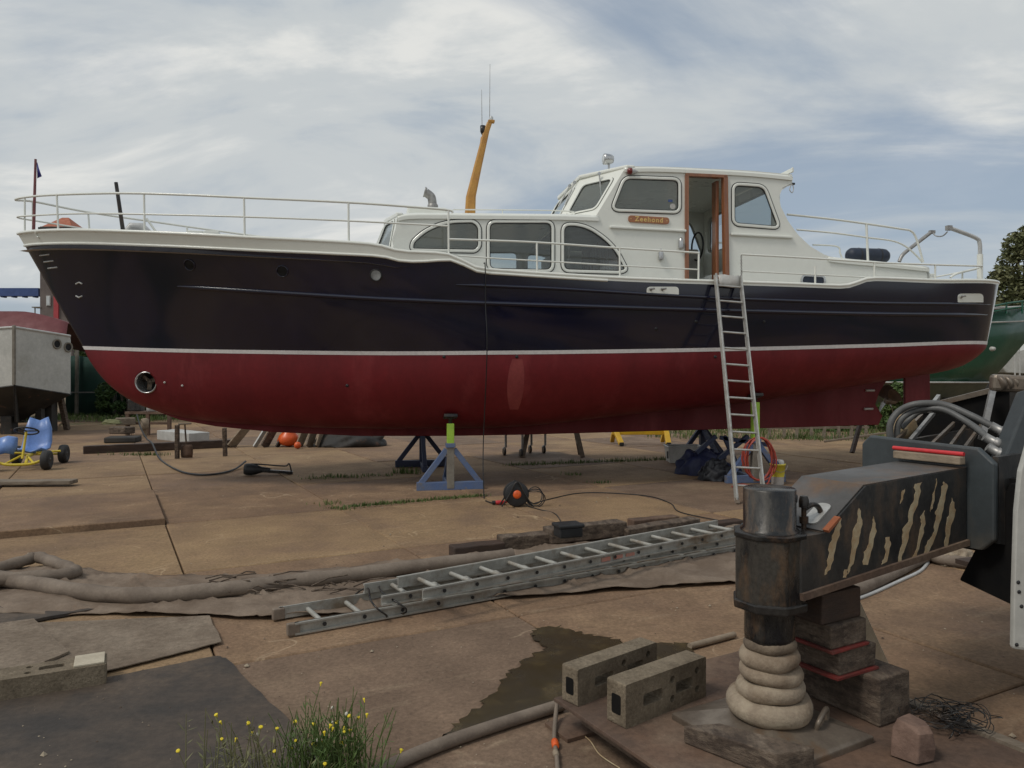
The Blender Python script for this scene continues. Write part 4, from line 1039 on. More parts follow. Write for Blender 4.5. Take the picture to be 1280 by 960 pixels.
# sheets and mats on the ground at lower left
def sheet(name, label, cat, px, m, z=.008, th=.006, jag=.0, seed=1, n=6):
    r = random.Random(seed); c_ = [G(*p) for p in px]; pts = []
    for i in range(len(c_)):
        a, d = c_[i], c_[(i+1) % len(c_)]
        for k in range(n):
            p = a.lerp(d, k/n); 
            if k: p += Vector((r.uniform(-jag, jag), r.uniform(-jag, jag), 0))
            p.z = z; pts.append(p)
    b = MB(); b.prism(pts, (0, 0, th)); o = b.build(name, m); tag(o, label, cat); return o
sheet('rubber_mat', 'large dark worn mat lying on the ground at lower left corner', 'mat', [(-60, 898), (0, 880), (130, 850), (268, 823), (282, 825), (335, 880), (400, 945), (470, 1030), (-90, 1030)], M['mat'], .008, .007, .012, 3)
sheet('canvas_sheet', 'grey brown canvas sheet spread beyond the dark mat', 'sheet', [(48, 782), (262, 773), (277, 806), (200, 826), (120, 846), (60, 852)], M['matedge'], .016, .006, .006, 4)
sheet('canvas_sheet', 'folded pale canvas sheet at the left edge behind the slotted concrete block', 'sheet', [(-40, 792), (42, 780), (86, 822), (50, 838), (-40, 850)], M['matedge'], .026, .014, .004, 5)
sheet('folded_mat', 'dark grey folded mat at the left edge under the dusty roll', 'mat', [(-60, 752), (30, 760), (118, 766), (60, 776), (-60, 800)], M['mat'], .010, .02, .006, 6)
# wet patch on the slabs
wp = [(668, 787), (700, 784), (722, 792), (752, 797), (778, 801), (792, 815), (812, 806), (866, 806), (860, 822), (770, 832), (720, 860), (700, 880), (640, 903), (590, 918), (556, 922), (572, 905), (612, 872), (634, 845), (655, 826), (682, 812), (664, 800)]
r_ = random.Random(11); c_ = [G(*p) for p in wp]; pts = []
for i in range(len(c_)):
    a, d = c_[i], c_[(i+1) % len(c_)]
    for k in range(9):
        p = a.lerp(d, k/9) + Vector((r_.uniform(-.028, .028), r_.uniform(-.02, .02), 0)); p.z = 0; pts.append(p)
b = MB(); tri = geometry.tessellate_polygon([pts]); b.add([Vector((p.x, p.y, .0105)) for p in pts], [tuple(t) for t in tri]); structure(b.build('wet_patch', M['wet']))

# ================================================================ timber blocks, small box
def block(name, label, a, c_, h, w, m=M['timber'], z=0.0, cat='timber', bev=.012, back=True, seed=0, parent=None, group=None):
    """block whose near lower edge runs between two ground pixels"""
    A, C = G(a[0], a[1], z), G(c_[0], c_[1], z); d = (C-A).normalized(); s_ = Vector((-d.y, d.x, 0)); r = random.Random(seed+int(a[0]))
    L = (C-A).length; rows = []
    n = max(3, int(L/.12))
    for i in range(n+1):
        x = i/n; row = []
        for q, zz_ in ((0, 0), (0, h), (w, h), (w, 0)):
            j = Vector((r.uniform(-1, 1), r.uniform(-1, 1), r.uniform(-1, 1) if zz_ else 0))*.005
            row.append(A + d*(L*x) + s_*q + Vector((0, 0, zz_)) + j)
        rows.append(row)
    b = MB(); b.grid(rows, False, True); b.add(rows[0], [(0, 1, 2, 3)]); b.add(rows[-1], [(3, 2, 1, 0)])
    o = b.build(name, m, parent, bevel=bev, weld=True)
    if label: tag(o, label, cat, group)
    return o
block('timber_block', 'reddish brown timber block at the left end of the row behind the ladders', (568, 700), (632, 693), .115, .16, M['darkwood'])
block('timber_block', 'grey weathered timber block second from the left behind the lying ladders', (628, 692), (698, 685), .15, .17)
block('timber_block', 'dark flat timber lying under the block that carries the black box', (690, 686), (790, 674), .05, .2, M['darkwood'])
block('timber_block', 'broad weathered timber block carrying the black plastic box', (690, 681), (784, 670), .15, .19, z=.052)
block('timber_block', 'long grey timber with slanted end behind the lying ladders', (785, 678), (876, 663), .13, .17)
block('timber_block', 'low red brown timber behind the long grey timber', (792, 662), (850, 656), .10, .14, M['rust'])
block('timber_block', 'brown timber end just left of the crane jack', (872, 667), (930, 660), .09, .14, M['darkwood'])
bx = thing('plastic_box', 'small black plastic box with lid on the broad timber block', 'box', G(711, 672, .205))
A = G(711, 673, .205); A = A + Vector((0, .09, 0))
b = MB(); b.box(A + Vector((0, 0, .045)), (.23, .17, .09), .35); b.build('body', M['black'], bx, bevel=.01)
b = MB(); b.box(A + Vector((0, 0, .108)), (.26, .20, .035), .35); b.build('lid', M['black'], bx, bevel=.012)

# ================================================================ cable reel and cables
cr = thing('cable_reel', 'black cable reel with orange hub standing on the slabs', 'reel', G(645, 633)); A = G(645, 633) + Vector((0, 0, .165)); ax = Vector((.15, -1, .05)).normalized()
for k in (-1, 1):
    b = MB(); b.lathe(A + ax*(k*.085), [(.06, -.006), (.148, -.006), (.158, 0), (.148, .006), (.06, .006)], 28, ax); b.build('flange', M['black'], cr)
b = MB(); r_ = random.Random(9)
for i in range(26):
    rad = .075 + .05*(i % 4)/3 + r_.uniform(-.004, .004); off = -.07 + .14*(i/25); x = ax.orthogonal().normalized(); y = ax.cross(x)
    b.tube([A + ax*(off + .006*math.sin(a*2+i)) + (x*math.cos(a)+y*math.sin(a))*rad for a in [j*math.pi/9 for j in range(18)]], .008, 5, closed=True)
b.build('wound_cable', M['black'], cr)
b = MB(); b.lathe(A + ax*.075, [(.052, 0), (.058, .01), (.05, .03), (.02, .034), (.001, .034)], 20, ax); b.build('hub', M['orange'], cr)
b = MB()
for k in (-1, 1):
    q = ax*(k*.10); xx = Vector((ax.y, -ax.x, 0)).normalized()
    b.tube(smoothpath([A + q + xx*.2 + Vector((0, 0, -.15)), A + q + xx*.10, A + q + Vector((0, 0, .165)), A + q - xx*.10, A + q - xx*.2 + Vector((0, 0, -.15))], 5), .010, 8)
b.build('stand_frame', M['blackmetal'], cr)
for k in range(3):
    b = MB(); pts = [A + Vector((.24 + .10*math.cos(a)*(1+.2*k), -.02*k, -.02 + .11*math.sin(a) - .02*k)) + Vector((0, .04*math.sin(a*2+k), 0)) for a in [j*math.pi/9 for j in range(19)]]
    b.tube(pts, .007, 6); b.build('loose_loop', M['black'], cr)
pl = thing('cable_plug', 'red plug coupling lying left of the cable reel', 'plug', G(621, 630)); A = G(621, 631)
b = MB(); b.lathe(A + Vector((-.02, 0, .03)), [(.02, 0), (.028, .02), (.028, .10), (.018, .13), (.008, .16)], 12, (1, .2, 0)); b.build('shell', M['redplastic'], pl)
b = MB(); b.lathe(A + Vector((-.02, 0, .03)), [(.026, -.04), (.026, 0)], 12, (1, .2, 0)); b.build('socket', M['black'], pl)
def cable(name, label, pts, r=.007, m=M['black'], cat='cable', sub=8):
    b = MB(); b.tube(smoothpath(pts, sub), r, 6); o = b.build(name, m); tag(o, label, cat); return o
top = rail_pts([(605, 331)])[0]; tp_ = B((top[0], top[1]+.10, top[2]))
h1 = hull_px(606, 345); h2 = hull_px(606, 380); h3 = hull_px(606, 440)
cable('hanging_cable', 'thin black cable hanging from the side deck down the hull to the ground', [B((top[0], top[1], top[2]+.02)), tp_, B((h1[0], h1[1]+.06, h1[2])), B((h2[0], h2[1]+.055, h2[2])), B((h3[0], h2[1]+.055, h3[2])), G(604, 560, .62), G(605, 622) + Vector((0, 0, .02)), G(608, 627)+Vector((0, 0, .01)), G(616, 630)+Vector((0, 0, .012))], .008)
cable('ground_cable', 'thin dark cable snaking right from the reel across the slabs', [G(668, 630)+Vector((0, 0, .01)), G(690, 624)+Vector((0, 0, .01)), G(722, 617.5)+Vector((0, 0, .01)), G(760, 617)+Vector((0, 0, .01)), G(810, 621)+Vector((0, 0, .01)), G(838, 630)+Vector((0, 0, .01)), G(850, 641)+Vector((0, 0, .01)), G(900, 652)+Vector((0, 0, .01))], .007)
cable('ground_cable', 'short dark cable from the reel to the black box', [G(660, 634)+Vector((0, 0, .01)), G(675, 638)+Vector((0, 0, .01)), G(695, 645)+Vector((0, 0, .02)), G(706, 665, .25)], .006)

# ================================================================ crates, bag, bucket, hose by the after trestle
wc = thing('plastic_crate', 'milky white plastic crate beside the blue bag under the hull', 'crate', G(855, 581)); A = G(857, 579)
b = MB(); q = [(-.33, -.22), (.33, -.22), (.33, .22), (-.33, .22)]; rows = []
for z_, k, inn in ((.0, .88, 0), (.30, 1.0, 0), (.30, 1.05, 0), (.325, 1.05, 0), (.325, .97, 0), (.03, .84, 0)):
    rows.append([A + Vector((x*k, y*k+.2, z_)) for x, y in q])
b.grid(rows, False, True); b.add(rows[-1], [(0, 1, 2, 3)]); b.add(rows[0], [(3, 2, 1, 0)]); b.build('tub', M['crate'], wc, bevel=.01)
b = MB(); b.box(A + Vector((-.345, .0, .16)), (.02, .06, .14)); b.build('handle', M['black'], wc, bevel=.005)
def heap(name, label, cat, c_, size, m, seed=1, nfold=5, fold=.25):
    r = random.Random(seed); ph = [(Vector((r.uniform(-1, 1), r.uniform(-1, 1), r.uniform(-1, 1))).normalized(), r.uniform(3, 9), r.uniform(0, 6)) for _ in range(nfold+5)]
    rows = []
    for i in range(25):
        th = math.pi*.5*(i/24)**.8 if False else math.pi*(i/24)*.62
        row = []
        for j in range(48):
            a = 2*math.pi*j/48; d = Vector((math.sin(th)*math.cos(a), math.sin(th)*math.sin(a), math.cos(th)))
            k = 1 + fold*sum(abs(math.sin(d.dot(v)*f+p)) - .6 for v, f, p in ph)/len(ph)*2
            p = Vector((d.x*size[0]*k, d.y*size[1]*k, max(d.z, -.02)*size[2]*k + (0 if d.z > 0 else .0)))
            p.z = max(p.z, .005); row.append(Vector(c_) + p)
        rows.append(row)
    b = MB(); b.grid(rows, True, True); o = b.build(name, m, weld=True)
    if label: tag(o, label, cat)
    return o
heap('cloth_bundle', 'crumpled dark blue cloth bundle in front of the white crate', 'bundle', G(879, 592), (.45, .3, .40), M['bluecloth'], 3, fold=.5)
heap('bag', 'black soft bag slumped against the blue cloth bundle', 'bag', G(894, 600), (.25, .2, .30), M['darkcloth'], 4, fold=.5)
bk = thing('bucket', 'small yellow bucket with clear base right of the leaning ladder', 'bucket', G(972, 605)); A = G(972, 605)
b = MB(); b.lathe(A, [(.095, 0), (.098, .12)], 22); b.build('lower_wall', M['clear'], bk)
b = MB(); b.lathe(A, [(.099, .12), (.115, .30), (.122, .30), (.122, .32), (.113, .32), (.100, .2), (.01, .2)], 22); b.build('wall', M['lemon'], bk)
b = MB(); b.tube([A + Vector((.118*math.cos(a), -.118*math.sin(a)*.3-.09, .30 - .10*math.sin(a))) for a in [j*math.pi/10 for j in range(11)]], .004, 5); b.build('handle', M['galv'], bk)
for k, (dx, dy, m_, s_) in enumerate(((-.05, -.02, 'bluesteel', .05), (.05, .0, 'greypaint', .05), (.0, .04, 'crate', .055))):
    b = MB(); b.lathe(A + Vector((dx, dy, .22)), [(s_*.8, 0), (s_, .03), (s_, .13), (s_*.6, .16), (.001, .162)], 12); tag(b.build('paint_tin', M[m_]), ['blue tin standing in the yellow bucket', 'grey tin standing in the yellow bucket', 'white tin standing at the back of the yellow bucket'][k], 'tin', 'tins in the yellow bucket')
b = MB(); r_ = random.Random(6); A = P(948, 570, 11.75)
pts = []
for k in range(7*18):
    a = k*2*math.pi/18; rx = .22 + .05*math.sin(k*.21); 
    pts.append(A + Vector((rx*math.cos(a) + .02*math.sin(k*.13), -.04 + .05*math.sin(k*.07), .33*math.sin(a) - .04)))
pts += smoothpath([pts[-1], G(955, 612)+Vector((0, 0, .02)), G(930, 607)+Vector((0, 0, .02)), G(915, 610)+Vector((0, 0, .02))], 6)
for p in pts: p.z = max(p.z, .016)
b.tube(pts, .012, 6); tag(b.build('hose_coil', M['redhose']), 'red hose coil hung over the blue trestle behind the leaning ladder', 'hose')

# ================================================================ things seen under and left of the hull
def simple_frame(name, label, cat, bars, m, loc, w=.05, group=None, pname='bar'):
    o = thing(name, label, cat, loc, group)
    for a, c_ in bars: b = MB(); b.bar(a, c_, w, w, (.3, 1, .2)); b.build(pname, m, o, bevel=.004)
    return o
# yellow barrier
yb = thing('yellow_barrier', 'low yellow steel barrier on two feet seen under the keel', 'barrier', G(798, 556)); D = 18.3
xs_ = [P(768, 556, D).x, P(832, 556, D).x]
b = MB(); b.bar((xs_[0]-.05, D, .30), (xs_[1]+.05, D, .30), .08, .12); b.build('beam', M['yellow'], yb, bevel=.01)
for k, x in enumerate(xs_):
    b = MB(); b.bar((x, D, .40), (x + (.12 if k == 0 else .0), D-.35, .05), .09, .12, (1, 0, 0)); b.build('foot', M['yellow'], yb, bevel=.01)
    b = MB(); b.bar((x, D+.0, .4), (x, D+.4, .05), .09, .10, (1, 0, 0)); b.build('foot', M['yellow'], yb, bevel=.01)
    b = MB(); b.box((x+(.12 if k == 0 else 0), D-.38, .05), (.10, .06, .08)); b.build('foot_cap', M['black'], yb, bevel=.01)
# saw horse
sh = thing('saw_horse', 'wooden saw horse standing behind the keel near the middle of the yacht', 'saw horse', G(692, 570)); D = 15.8
xa, xb = P(664, 560, D).x, P(716, 560, D).x
b = MB(); b.bar((xa-.1, D, .76), (xb+.1, D, .76), .08, .12); b.build('top_beam', M['plank'], sh, bevel=.006)
for x, k in ((xa, -1), (xb, 1)):
    for s_ in (-1, 1):
        b = MB(); b.bar((x+k*.02, D+s_*.04, .76), (x+k*.18, D+s_*.30, .01), .05, .09, (1, 0, 0)); b.build('leg', M['plank'], sh, bevel=.005)
    b = MB(); b.bar((x+k*.09, D-.2, .3), (x+k*.09, D+.2, .3), .03, .07); b.build('brace', M['plank'], sh, bevel=.004)
# trolley on castors
tr = thing('trolley', 'dark trolley on castor wheels behind the keel left of the saw horse', 'trolley', G(643, 570)); D = 15.6
x0, x1 = P(632, 560, D).x, P(653, 560, D).x
b = MB(); b.box(((x0+x1)/2+.15, D+.4, .58), (1.1, .9, .10)); b.build('deck', M['darkwood'], tr, bevel=.01)
for x, y in ((x0, D+.3), (x1, D-.05), (x0+.55, D+.75), (x1+.5, D+.7)):
    b = MB(); b.tube([(x, y, .54), (x, y, .17)], .025, 8); l = b.build('leg', M['galv'], tr)
    b = MB(); b.lathe((x-.03, y, .09), [(.05, -.02), (.085, -.02), (.09, 0), (.085, .02), (.05, .02)], 16, (1, .3, 0)); b.build('castor', M['blackmetal'], l)
# rail fence and leaning boards at the far right under the stern
wf = thing('rail_fence', 'low pale wooden rail fence on the grass under the stern', 'fence', G(1010, 549)); D = 20
for k in range(8):
    x = P(962 + k*17, 548, D).x; b = MB(); b.bar((x + (.0 if k % 2 else .05), D, .62), (x - (.0 if k % 2 else .06), D-.1, -.04), .05, .07, (1, 0, 0)); b.build('post', M['plank'], wf)
for z_ in (.28, .52): b = MB(); b.bar((P(958, 540, D).x, D-.05, z_), (P(1085, 540, D).x, D-.05, z_+.02), .04, .06); b.build('rail', M['plank'], wf)
b = MB(); b.bar(P(1065, 566, 16.4), P(1075, 530, 16.6), .16, .06, (1, 0, 0)); tag(b.build('leaning_board', M['darkwood'], bevel=.005), 'short dark board leaning upright below the rudder', 'board')
b = MB(); b.bar(P(1030, 552, 18.2), P(1108, 541, 18.2), .05, .05); tag(b.build('pole', M['plank'], bevel=.01), 'pale pole lying in the grass below the propeller', 'pole')

# left: beam, props, shovel, crates, boards
block('timber_beam', 'long dark reddish beam lying on the ground under the bow', (104, 568), (290, 559), .17, .2, M['darkwood'], cat='beam', bev=.01)
for k, (px, y0, y1) in enumerate(((221.5, 573, 531), (281.5, 570, 535))):
    A = G(px, y0); b = MB(); b.bar(A, P(px-(1 if k else 0), y1, A.y-.05), .09, .07, (1, 0, 0)); tag(b.build('wooden_prop', M['timber'], bevel=.006), ['upright wooden prop left of the shovel under the bow', 'upright wooden prop right of the shovel, at the beam end'][k], 'prop', 'props under the bow')
sv = thing('shovel', 'rusty flat shovel standing upright before the long beam', 'shovel', G(232, 573)); A = G(232.5, 573)
b = MB(); rows = []
for z_, w_ in ((.01, .115), (.1, .125), (.22, .125), (.28, .10)): rows.append([A + Vector((x*w_, .04*x*x, z_)) for x in (-1, -.5, 0, .5, 1)])
b.grid(rows); bo = b.build('blade', M['rust'], sv); s_ = bo.modifiers.new('thick', 'SOLIDIFY'); s_.thickness = .006
b = MB(); b.tube([A + Vector((0, .02, .25)), P(231, 531, A.y)], .018, 8); b.build('shaft', M['timber'], sv)
e_ = P(231, 530, A.y); b = MB(); b.tube([e_ + Vector((-.13, 0, 0)), e_ + Vector((.13, 0, .01))], .018, 8); b.build('grip', M['plank'], sv)
block('long_crate', 'pale long crate with brown end lying beyond the beam', (236, 554), (262, 552), .24, 1.6, M['crate'], cat='crate')
A = G(249, 551.5); b = MB(); b.box(A + Vector((0, -.04, .14)), (.40, .04, .20)); tag(b.build('crate_end_board', M['timber'], bevel=.005), 'brown board at the near end of the pale long crate', 'board')
wb = thing('work_bench', 'rusty brown steel work bench under the bow by the green netting', 'bench', G(185, 540)); D = 21.0
x0, x1 = P(157, 530, D).x, P(214, 530, D).x
b = MB(); b.box(((x0+x1)/2, D+.3, .62), (x1-x0, .7, .07)); b.build('top', M['rust'], wb, bevel=.006)
for x in (x0+.06, x0+.62, x1-.05):
    b = MB(); b.bar((x, D, .6), (x, D, .0), .09, .09); b.build('leg', M['rust'], wb, bevel=.005)
b = MB(); b.bar((x0, D, .33), (x1, D, .33), .06, .06); b.build('cross_bar', M['rust'], wb)
b = MB(); b.box((P(166, 520, D).x, D+.2, .83), (.36, .3, .32)); tag(b.build('tool_case', M['blackmetal'], bevel=.02), 'dark square case standing on the left of the work bench', 'case')
b = MB(); b.lathe((P(185, 520, D).x+.05, D+.1, .66), [(.10, 0), (.13, .03), (.13, .18), (.08, .24), (.001, .25)], 16); tag(b.build('metal_pot', M['greypaint']), 'pale rounded pot on the work bench beside the dark case', 'pot')
A = P(181, 540, D-.5); b = MB(); b.lathe((A.x, A.y, 0), [(.06, 0), (.06, .2), (.10, .22), (.10, .48), (.04, .50)], 14); tag(b.build('gas_bottle', M['timberlight']), 'slim tan bottle standing in front of the work bench', 'bottle')
# heap of scrap blocks with a yellow rag
for k, (px, py, sx, sy, sz, z_, rz, m_) in enumerate(((146, 554, .75, .5, .14, 0, .2, 'blackhull'), (145, 550, .55, .35, .18, .14, -.3, 'timber'), (150, 546, .5, .22, .2, .3, .5, 'plank'))):
    A = G(px, py); b = MB(); b.box(A + Vector((0, .3, z_+sz/2)), (sx, sy, sz), rz); tag(b.build('scrap_block', M[m_], bevel=.03), ['dark block at the bottom of the scrap heap under the bow', 'brown block in the middle of the scrap heap under the bow', 'grey block on top of the scrap heap under the bow'][k], 'block', 'scrap heap under the bow')
heap('rag', 'yellow green rag draped on top of the scrap heap', 'rag', P(140, 530, 19.2), (.22, .18, .12), M['drygrass'], 8, fold=.4)
cable('long_cable', 'dark cable sagging from the work bench to the black tool on the slabs', [P(171, 518, 20.6), P(176, 535, 19.5), G(183, 553)+Vector((0, 0, .1)), G(190, 565)+Vector((0, 0, .19)), G(200, 575)+Vector((0, 0, .02)), G(222, 589)+Vector((0, 0, .02)), G(245, 594.5)+Vector((0, 0, .02)), G(270, 594)+Vector((0, 0, .02)), G(293, 588)+Vector((0, 0, .02)), G(307, 582)+Vector((0, 0, .08))], .018)
pt = thing('power_tool', 'black corded power tool lying on the slabs with a wire guard', 'power tool', G(335, 594)); A = G(312, 594); dx = (G(366, 593) - A); L = dx.length; dx.normalize()
b = MB(); b.lathe(A + Vector((0, 0, .10)), [(.03, -.09), (.085, -.085), (.10, -.04), (.10, .04), (.08, .12), (.05, .2), (.035, .34)], 18, dx + Vector((0, 0, -.05))); b.build('motor_body', M['black'], pt)
b = MB(); b.bar(A + dx*.22 + Vector((0, -.02, .075)), A + dx*L + Vector((0, 0, .03)), .09, .05); b.build('neck', M['blackmetal'], pt, bevel=.012)
b = MB(); b.tube(smoothpath([A + dx*.02 + Vector((0, 0, .19)), A + dx*.2 + Vector((0, 0, .18)), A + dx*.5 + Vector((0, 0, .15)), A + dx*(L-.1) + Vector((0, 0, .15)), A + dx*(L-.06) + Vector((0, 0, .19)), A + dx*(L-.02) + Vector((0, 0, .04))], 4), .012, 6); b.build('wire_guard', M['black'], pt)
# leaning boards, orange ball float, dark sheets
for k, (px, m_, lean, h) in enumerate(((288, 'timberlight', .5, .62), (318, 'greypaint', .35, .6), (330, 'timber', .3, .6), (346, 'blackhull', .3, .55), (373, 'timberlight', .22, .6), (386, 'plank', .15, .62), (398, 'timberlight', .12, .6))):
    A = G(px, 559); b = MB(); b.bar(A + Vector((0, 0, 0)), A + Vector((lean, .3, h+.1)), .30 if k not in (1, 3) else .14, .035, (-.6, .5, .8)); tag(b.build('leaning_board', M[m_], bevel=.004),
        ['broad pale board leaning left of the junk row', 'narrow grey board leaning in the junk row', 'brown board leaning beside the narrow grey one', 'black narrow board leaning left of the orange float', 'pale yellow board leaning right of the orange float', 'grey rounded board leaning beside the pale yellow one', 'pale board at the right end of the junk row'][k], 'board', 'junk row under the keel')
of = thing('orange_float', 'orange plastic float among the leaning boards under the keel', 'float', G(361, 559)); A = G(361, 558)
b = MB(); b.lathe(A, [(.02, 0), (.2, .05), (.27, .14), (.22, .26), (.12, .36), (.10, .45), (.001, .47)], 20); b.build('body', M['orange'], of)
A = G(372, 561); b = MB(); b.lathe(A, [(.001, 0), (.06, .02), (.085, .08), (.06, .14), (.001, .165)], 16); tag(b.build('orange_ball', M['orange']), 'small orange ball on the ground by the orange float', 'ball')
heap('dark_sheet_heap', 'low black sheet heap on the ground right of the leaning boards', 'sheet', G(438, 557), (.85, .5, .42), M['blackhull'], 12, fold=.25)
# plank and go-kart at the left edge
block('plank', 'thick grey plank lying at the left edge before the go-kart', (-40, 607), (88, 606), .06, .24, M['plank'], cat='plank', z=.03)
block('plank_packer', 'thin batten under the thick grey plank at the left edge', (-20, 606), (40, 606), .03, .1, M['darkwood'], cat='batten')
gk = thing('go_kart', 'blue and yellow pedal go-kart with black tyres at the left edge', 'go-kart', (-8.9, 14.0, 0))
F = Vector((.26, -.965, 0)).normalized(); Sd = Vector((-F.y, F.x, 0)); C0 = Vector((-8.75, 13.5, 0))      # front axle centre
def K(f, s_, z_): return C0 - F*f + Sd*s_ + Vector((0, 0, z_))
for f, s_ in ((0, .43), (0, -.43), (1.1, .40), (1.1, -.40)):
    rad = .175; b = MB(); b.lathe(K(f, s_, rad), [(.07, -.06), (.13, -.075), (.165, -.06), (.175, -.03), (.175, .03), (.165, .06), (.13, .075), (.07, .06)], 28, Sd); w = b.build('wheel', M['tyre'], gk)
    b = MB(); b.lathe(K(f, s_, rad), [(.02, -.065), (.075, -.05), (.075, .05), (.02, .065)], 18, Sd); b.build('rim', M['blackmetal'], w)
b = MB()
b.tube(smoothpath([K(-.02, .36, .17), K(-.06, .2, .12), K(-.07, 0, .11), K(-.06, -.2, .12), K(-.02, -.36, .17)], 5), .025, 8)
b.tube([K(-.06, .12, .12), K(.25, .05, .22), K(.9, .0, .22)], .028, 8)
b.tube([K(-.06, -.22, .12), K(.2, -.04, .24)], .02, 8); b.tube([K(-.06, .25, .12), K(.2, .06, .24)], .02, 8)
b.tube([K(.55, .5, .28), K(.55, .1, .26)], .02, 8); b.tube([K(1.1, .38, .175), K(1.1, -.38, .175)], .02, 8); b.tube([K(.5, -.5, .28), K(.5, -.1, .26)], .02, 8)
b.build('frame', M['kartyellow'], gk)
b = MB(); b.tube([K(.08, .02, .2), K(.28, .02, .66)], .022, 8); b.build('steering_column', M['kartyellow'], gk)
cS = K(.29, .02, .68); b = MB(); nx = (K(.29, .02, .68) - K(.08, .02, .2)).normalized(); x = Sd; y = nx.cross(x)
b.tube([cS + (x*math.cos(a) + y*math.sin(a))*.19 for a in [j*2*math.pi/24 for j in range(24)]], .016, 8, closed=True)
for a in (0, 2.1, 4.2): b.tube([cS, cS + (x*math.cos(a) + y*math.sin(a))*.19], .012, 6)
b.build('steering_wheel', M['black'], gk)
b = MB(); rows = []
for f, z_, w_ in ((.55, .26, .2), (.7, .22, .24), (.9, .24, .25), (1.0, .36, .25), (1.06, .6, .23), (1.1, .82, .16)): rows.append([K(f - .06*abs(q), q*w_, z_ + .07*abs(q)) for q in (-1, -.6, 0, .6, 1)])
b.grid(rows); se = b.build('seat', M['kartblue'], gk); s_ = se.modifiers.new('thick', 'SOLIDIFY'); s_.thickness = .03
b = MB(); rows = []
for f, z_, w_ in ((.16, .30, .12), (.2, .45, .17), (.26, .58, .16), (.32, .6, .12)): rows.append([K(f + .05*abs(q), -.28 + q*w_, z_ - .03*abs(q)) for q in (-1, -.5, 0, .5, 1)])
b.grid(rows); fp = b.build('front_panel', M['kartblue'], gk); s_ = fp.modifiers.new('thick', 'SOLIDIFY'); s_.thickness = .02

# ================================================================ neighbouring boats, tower, gantry, fence
def wedge_hull(name, parent, m, stem, dirs, L, zt, zb, rake=.0, drop=.0, th=.06, inw=.0):
    """bow of a boat: two sides running from the stem along dirs"""
    o = None
    for d, l in zip(dirs, L):
        d = Vector(d).normalized(); rows = []
        for q in range(5):
            k = q/4; z_ = zb + (zt-zb)*k
            rows.append([Vector(stem) + d*(l*x) - Vector((0, 0, 0)) + Vector((0, -rake*k*(1-x), z_ - drop*x*k)) + Vector((0, 0, 0)) for x in [i/8 for i in range(9)]])
        b = MB(); b.grid(rows); o = b.build(name, m, parent); s_ = o.modifiers.new('thick', 'SOLIDIFY'); s_.thickness = th
    return o
gb = thing('grey_boat', 'weathered white boat with blunt bow propped on posts at far left', 'boat', (-13.4, 21, 0))
ST = Vector((-13.42, 20.5, 0)); RD = Vector((.29, .95, 0)); LD = Vector((-.97, .22, 0)); AXB = Vector((-.5, .87, 0))
zT, zC = EYE + (465-409)*20.5/950, EYE - (481-465)*20.5/950
er, el = ST + RD*1.78, ST + LD*2.6
zTr, zCr = EYE + (465-420)*er.y/950, EYE - (492-465)*er.y/950
for nm, e_, zt_, zc_ in (('side', er, zTr, zCr), ('side', el, zTr+.05, zCr)):
    b = MB(); rows = []
    for q in range(4):
        k = q/3; rows.append([ST.lerp(e_, x) + Vector((0, 0, (zC + (zc_-zC)*x) + ((zT + (zt_-zT)*x) - (zC + (zc_-zC)*x))*k)) for x in (0, .25, .5, .75, 1)])
    b.grid(rows, False); s1 = b.build('hull_side', M['greywhite'], gb); m_ = s1.modifiers.new('thick', 'SOLIDIFY'); m_.thickness = .05
    b = MB(); b.tube([ST + Vector((0, 0, zT)), e_ + Vector((0, 0, zt_))], .035, 8); b.build('gunwale', M['crate'], gb)
    far_ = e_ + AXB*3.5
    b = MB(); b.add([e_ + Vector((0, 0, zc_)), far_ + Vector((0, 0, zc_)), far_ + Vector((0, 0, zt_)), e_ + Vector((0, 0, zt_))], [(0, 1, 2, 3)]); s1 = b.build('hull_side', M['greywhite'], gb); m_ = s1.modifiers.new('thick', 'SOLIDIFY'); m_.thickness = .05
    # V bottom
    kl = ST + AXB*.35 + Vector((0, 0, EYE - (528-465)*20.5/950)); kl2 = kl + AXB*4
    b = MB(); b.grid([[ST + Vector((0, 0, zC)), e_ + Vector((0, 0, zc_)), far_ + Vector((0, 0, zc_))], [kl, kl + AXB*1.5 + Vector((0, 0, -.05)), kl2]], False); s1 = b.build('bottom', M['blackhull'], gb); m_ = s1.modifiers.new('thick', 'SOLIDIFY'); m_.thickness = .04
b = MB(); b.bar(ST + Vector((0, -.02, zT+.05)), ST + Vector((0, -.02, zC)), .07, .07, (1, 0, 0)); b.build('stem_bar', M['post'], gb, bevel=.01)
for px, py in ((71, 430), (85, 434)):
    k = (px-640)/950; x = (k*ST.y - ST.x)/(RD.x - k*RD.y); c_ = ST + RD*x; n_ = Vector((RD.y, -RD.x, 0)); c_.z = EYE + (465-py)*c_.y/950
    b = MB(); b.lathe(c_, [(.10, -.06), (.10, .02), (.13, .035), (.145, .03), (.15, 0)], 20, n_); p_ = b.build('porthole', M['post'], gb)
    b = MB(); b.lathe(c_, [(.001, .01), (.11, .01)], 20, n_); b.build('pane', M['black'], p_)
for a, c_, w_ in ((P(50, 560, 22.0), P(50, 500, 22.2), .18), (P(62, 548, 22.5), P(62, 490, 22.5), .30), (P(84, 532, 23), P(74, 490, 22.6), .14), (P(12, 560, 21.5), P(12, 520, 21.5), .3)):
    a.z = 0; b = MB(); b.bar(a, c_, w_, w_, (1, 0, 0)); b.build('prop_post', M['blackhull'] if w_ > .17 else M['timber'], gb, bevel=.01)
rt = thing('covered_boat', 'boat cover of dark red tarpaulin behind the weathered white boat', 'boat', (-15, 27, 0))
b = MB(); rows = []
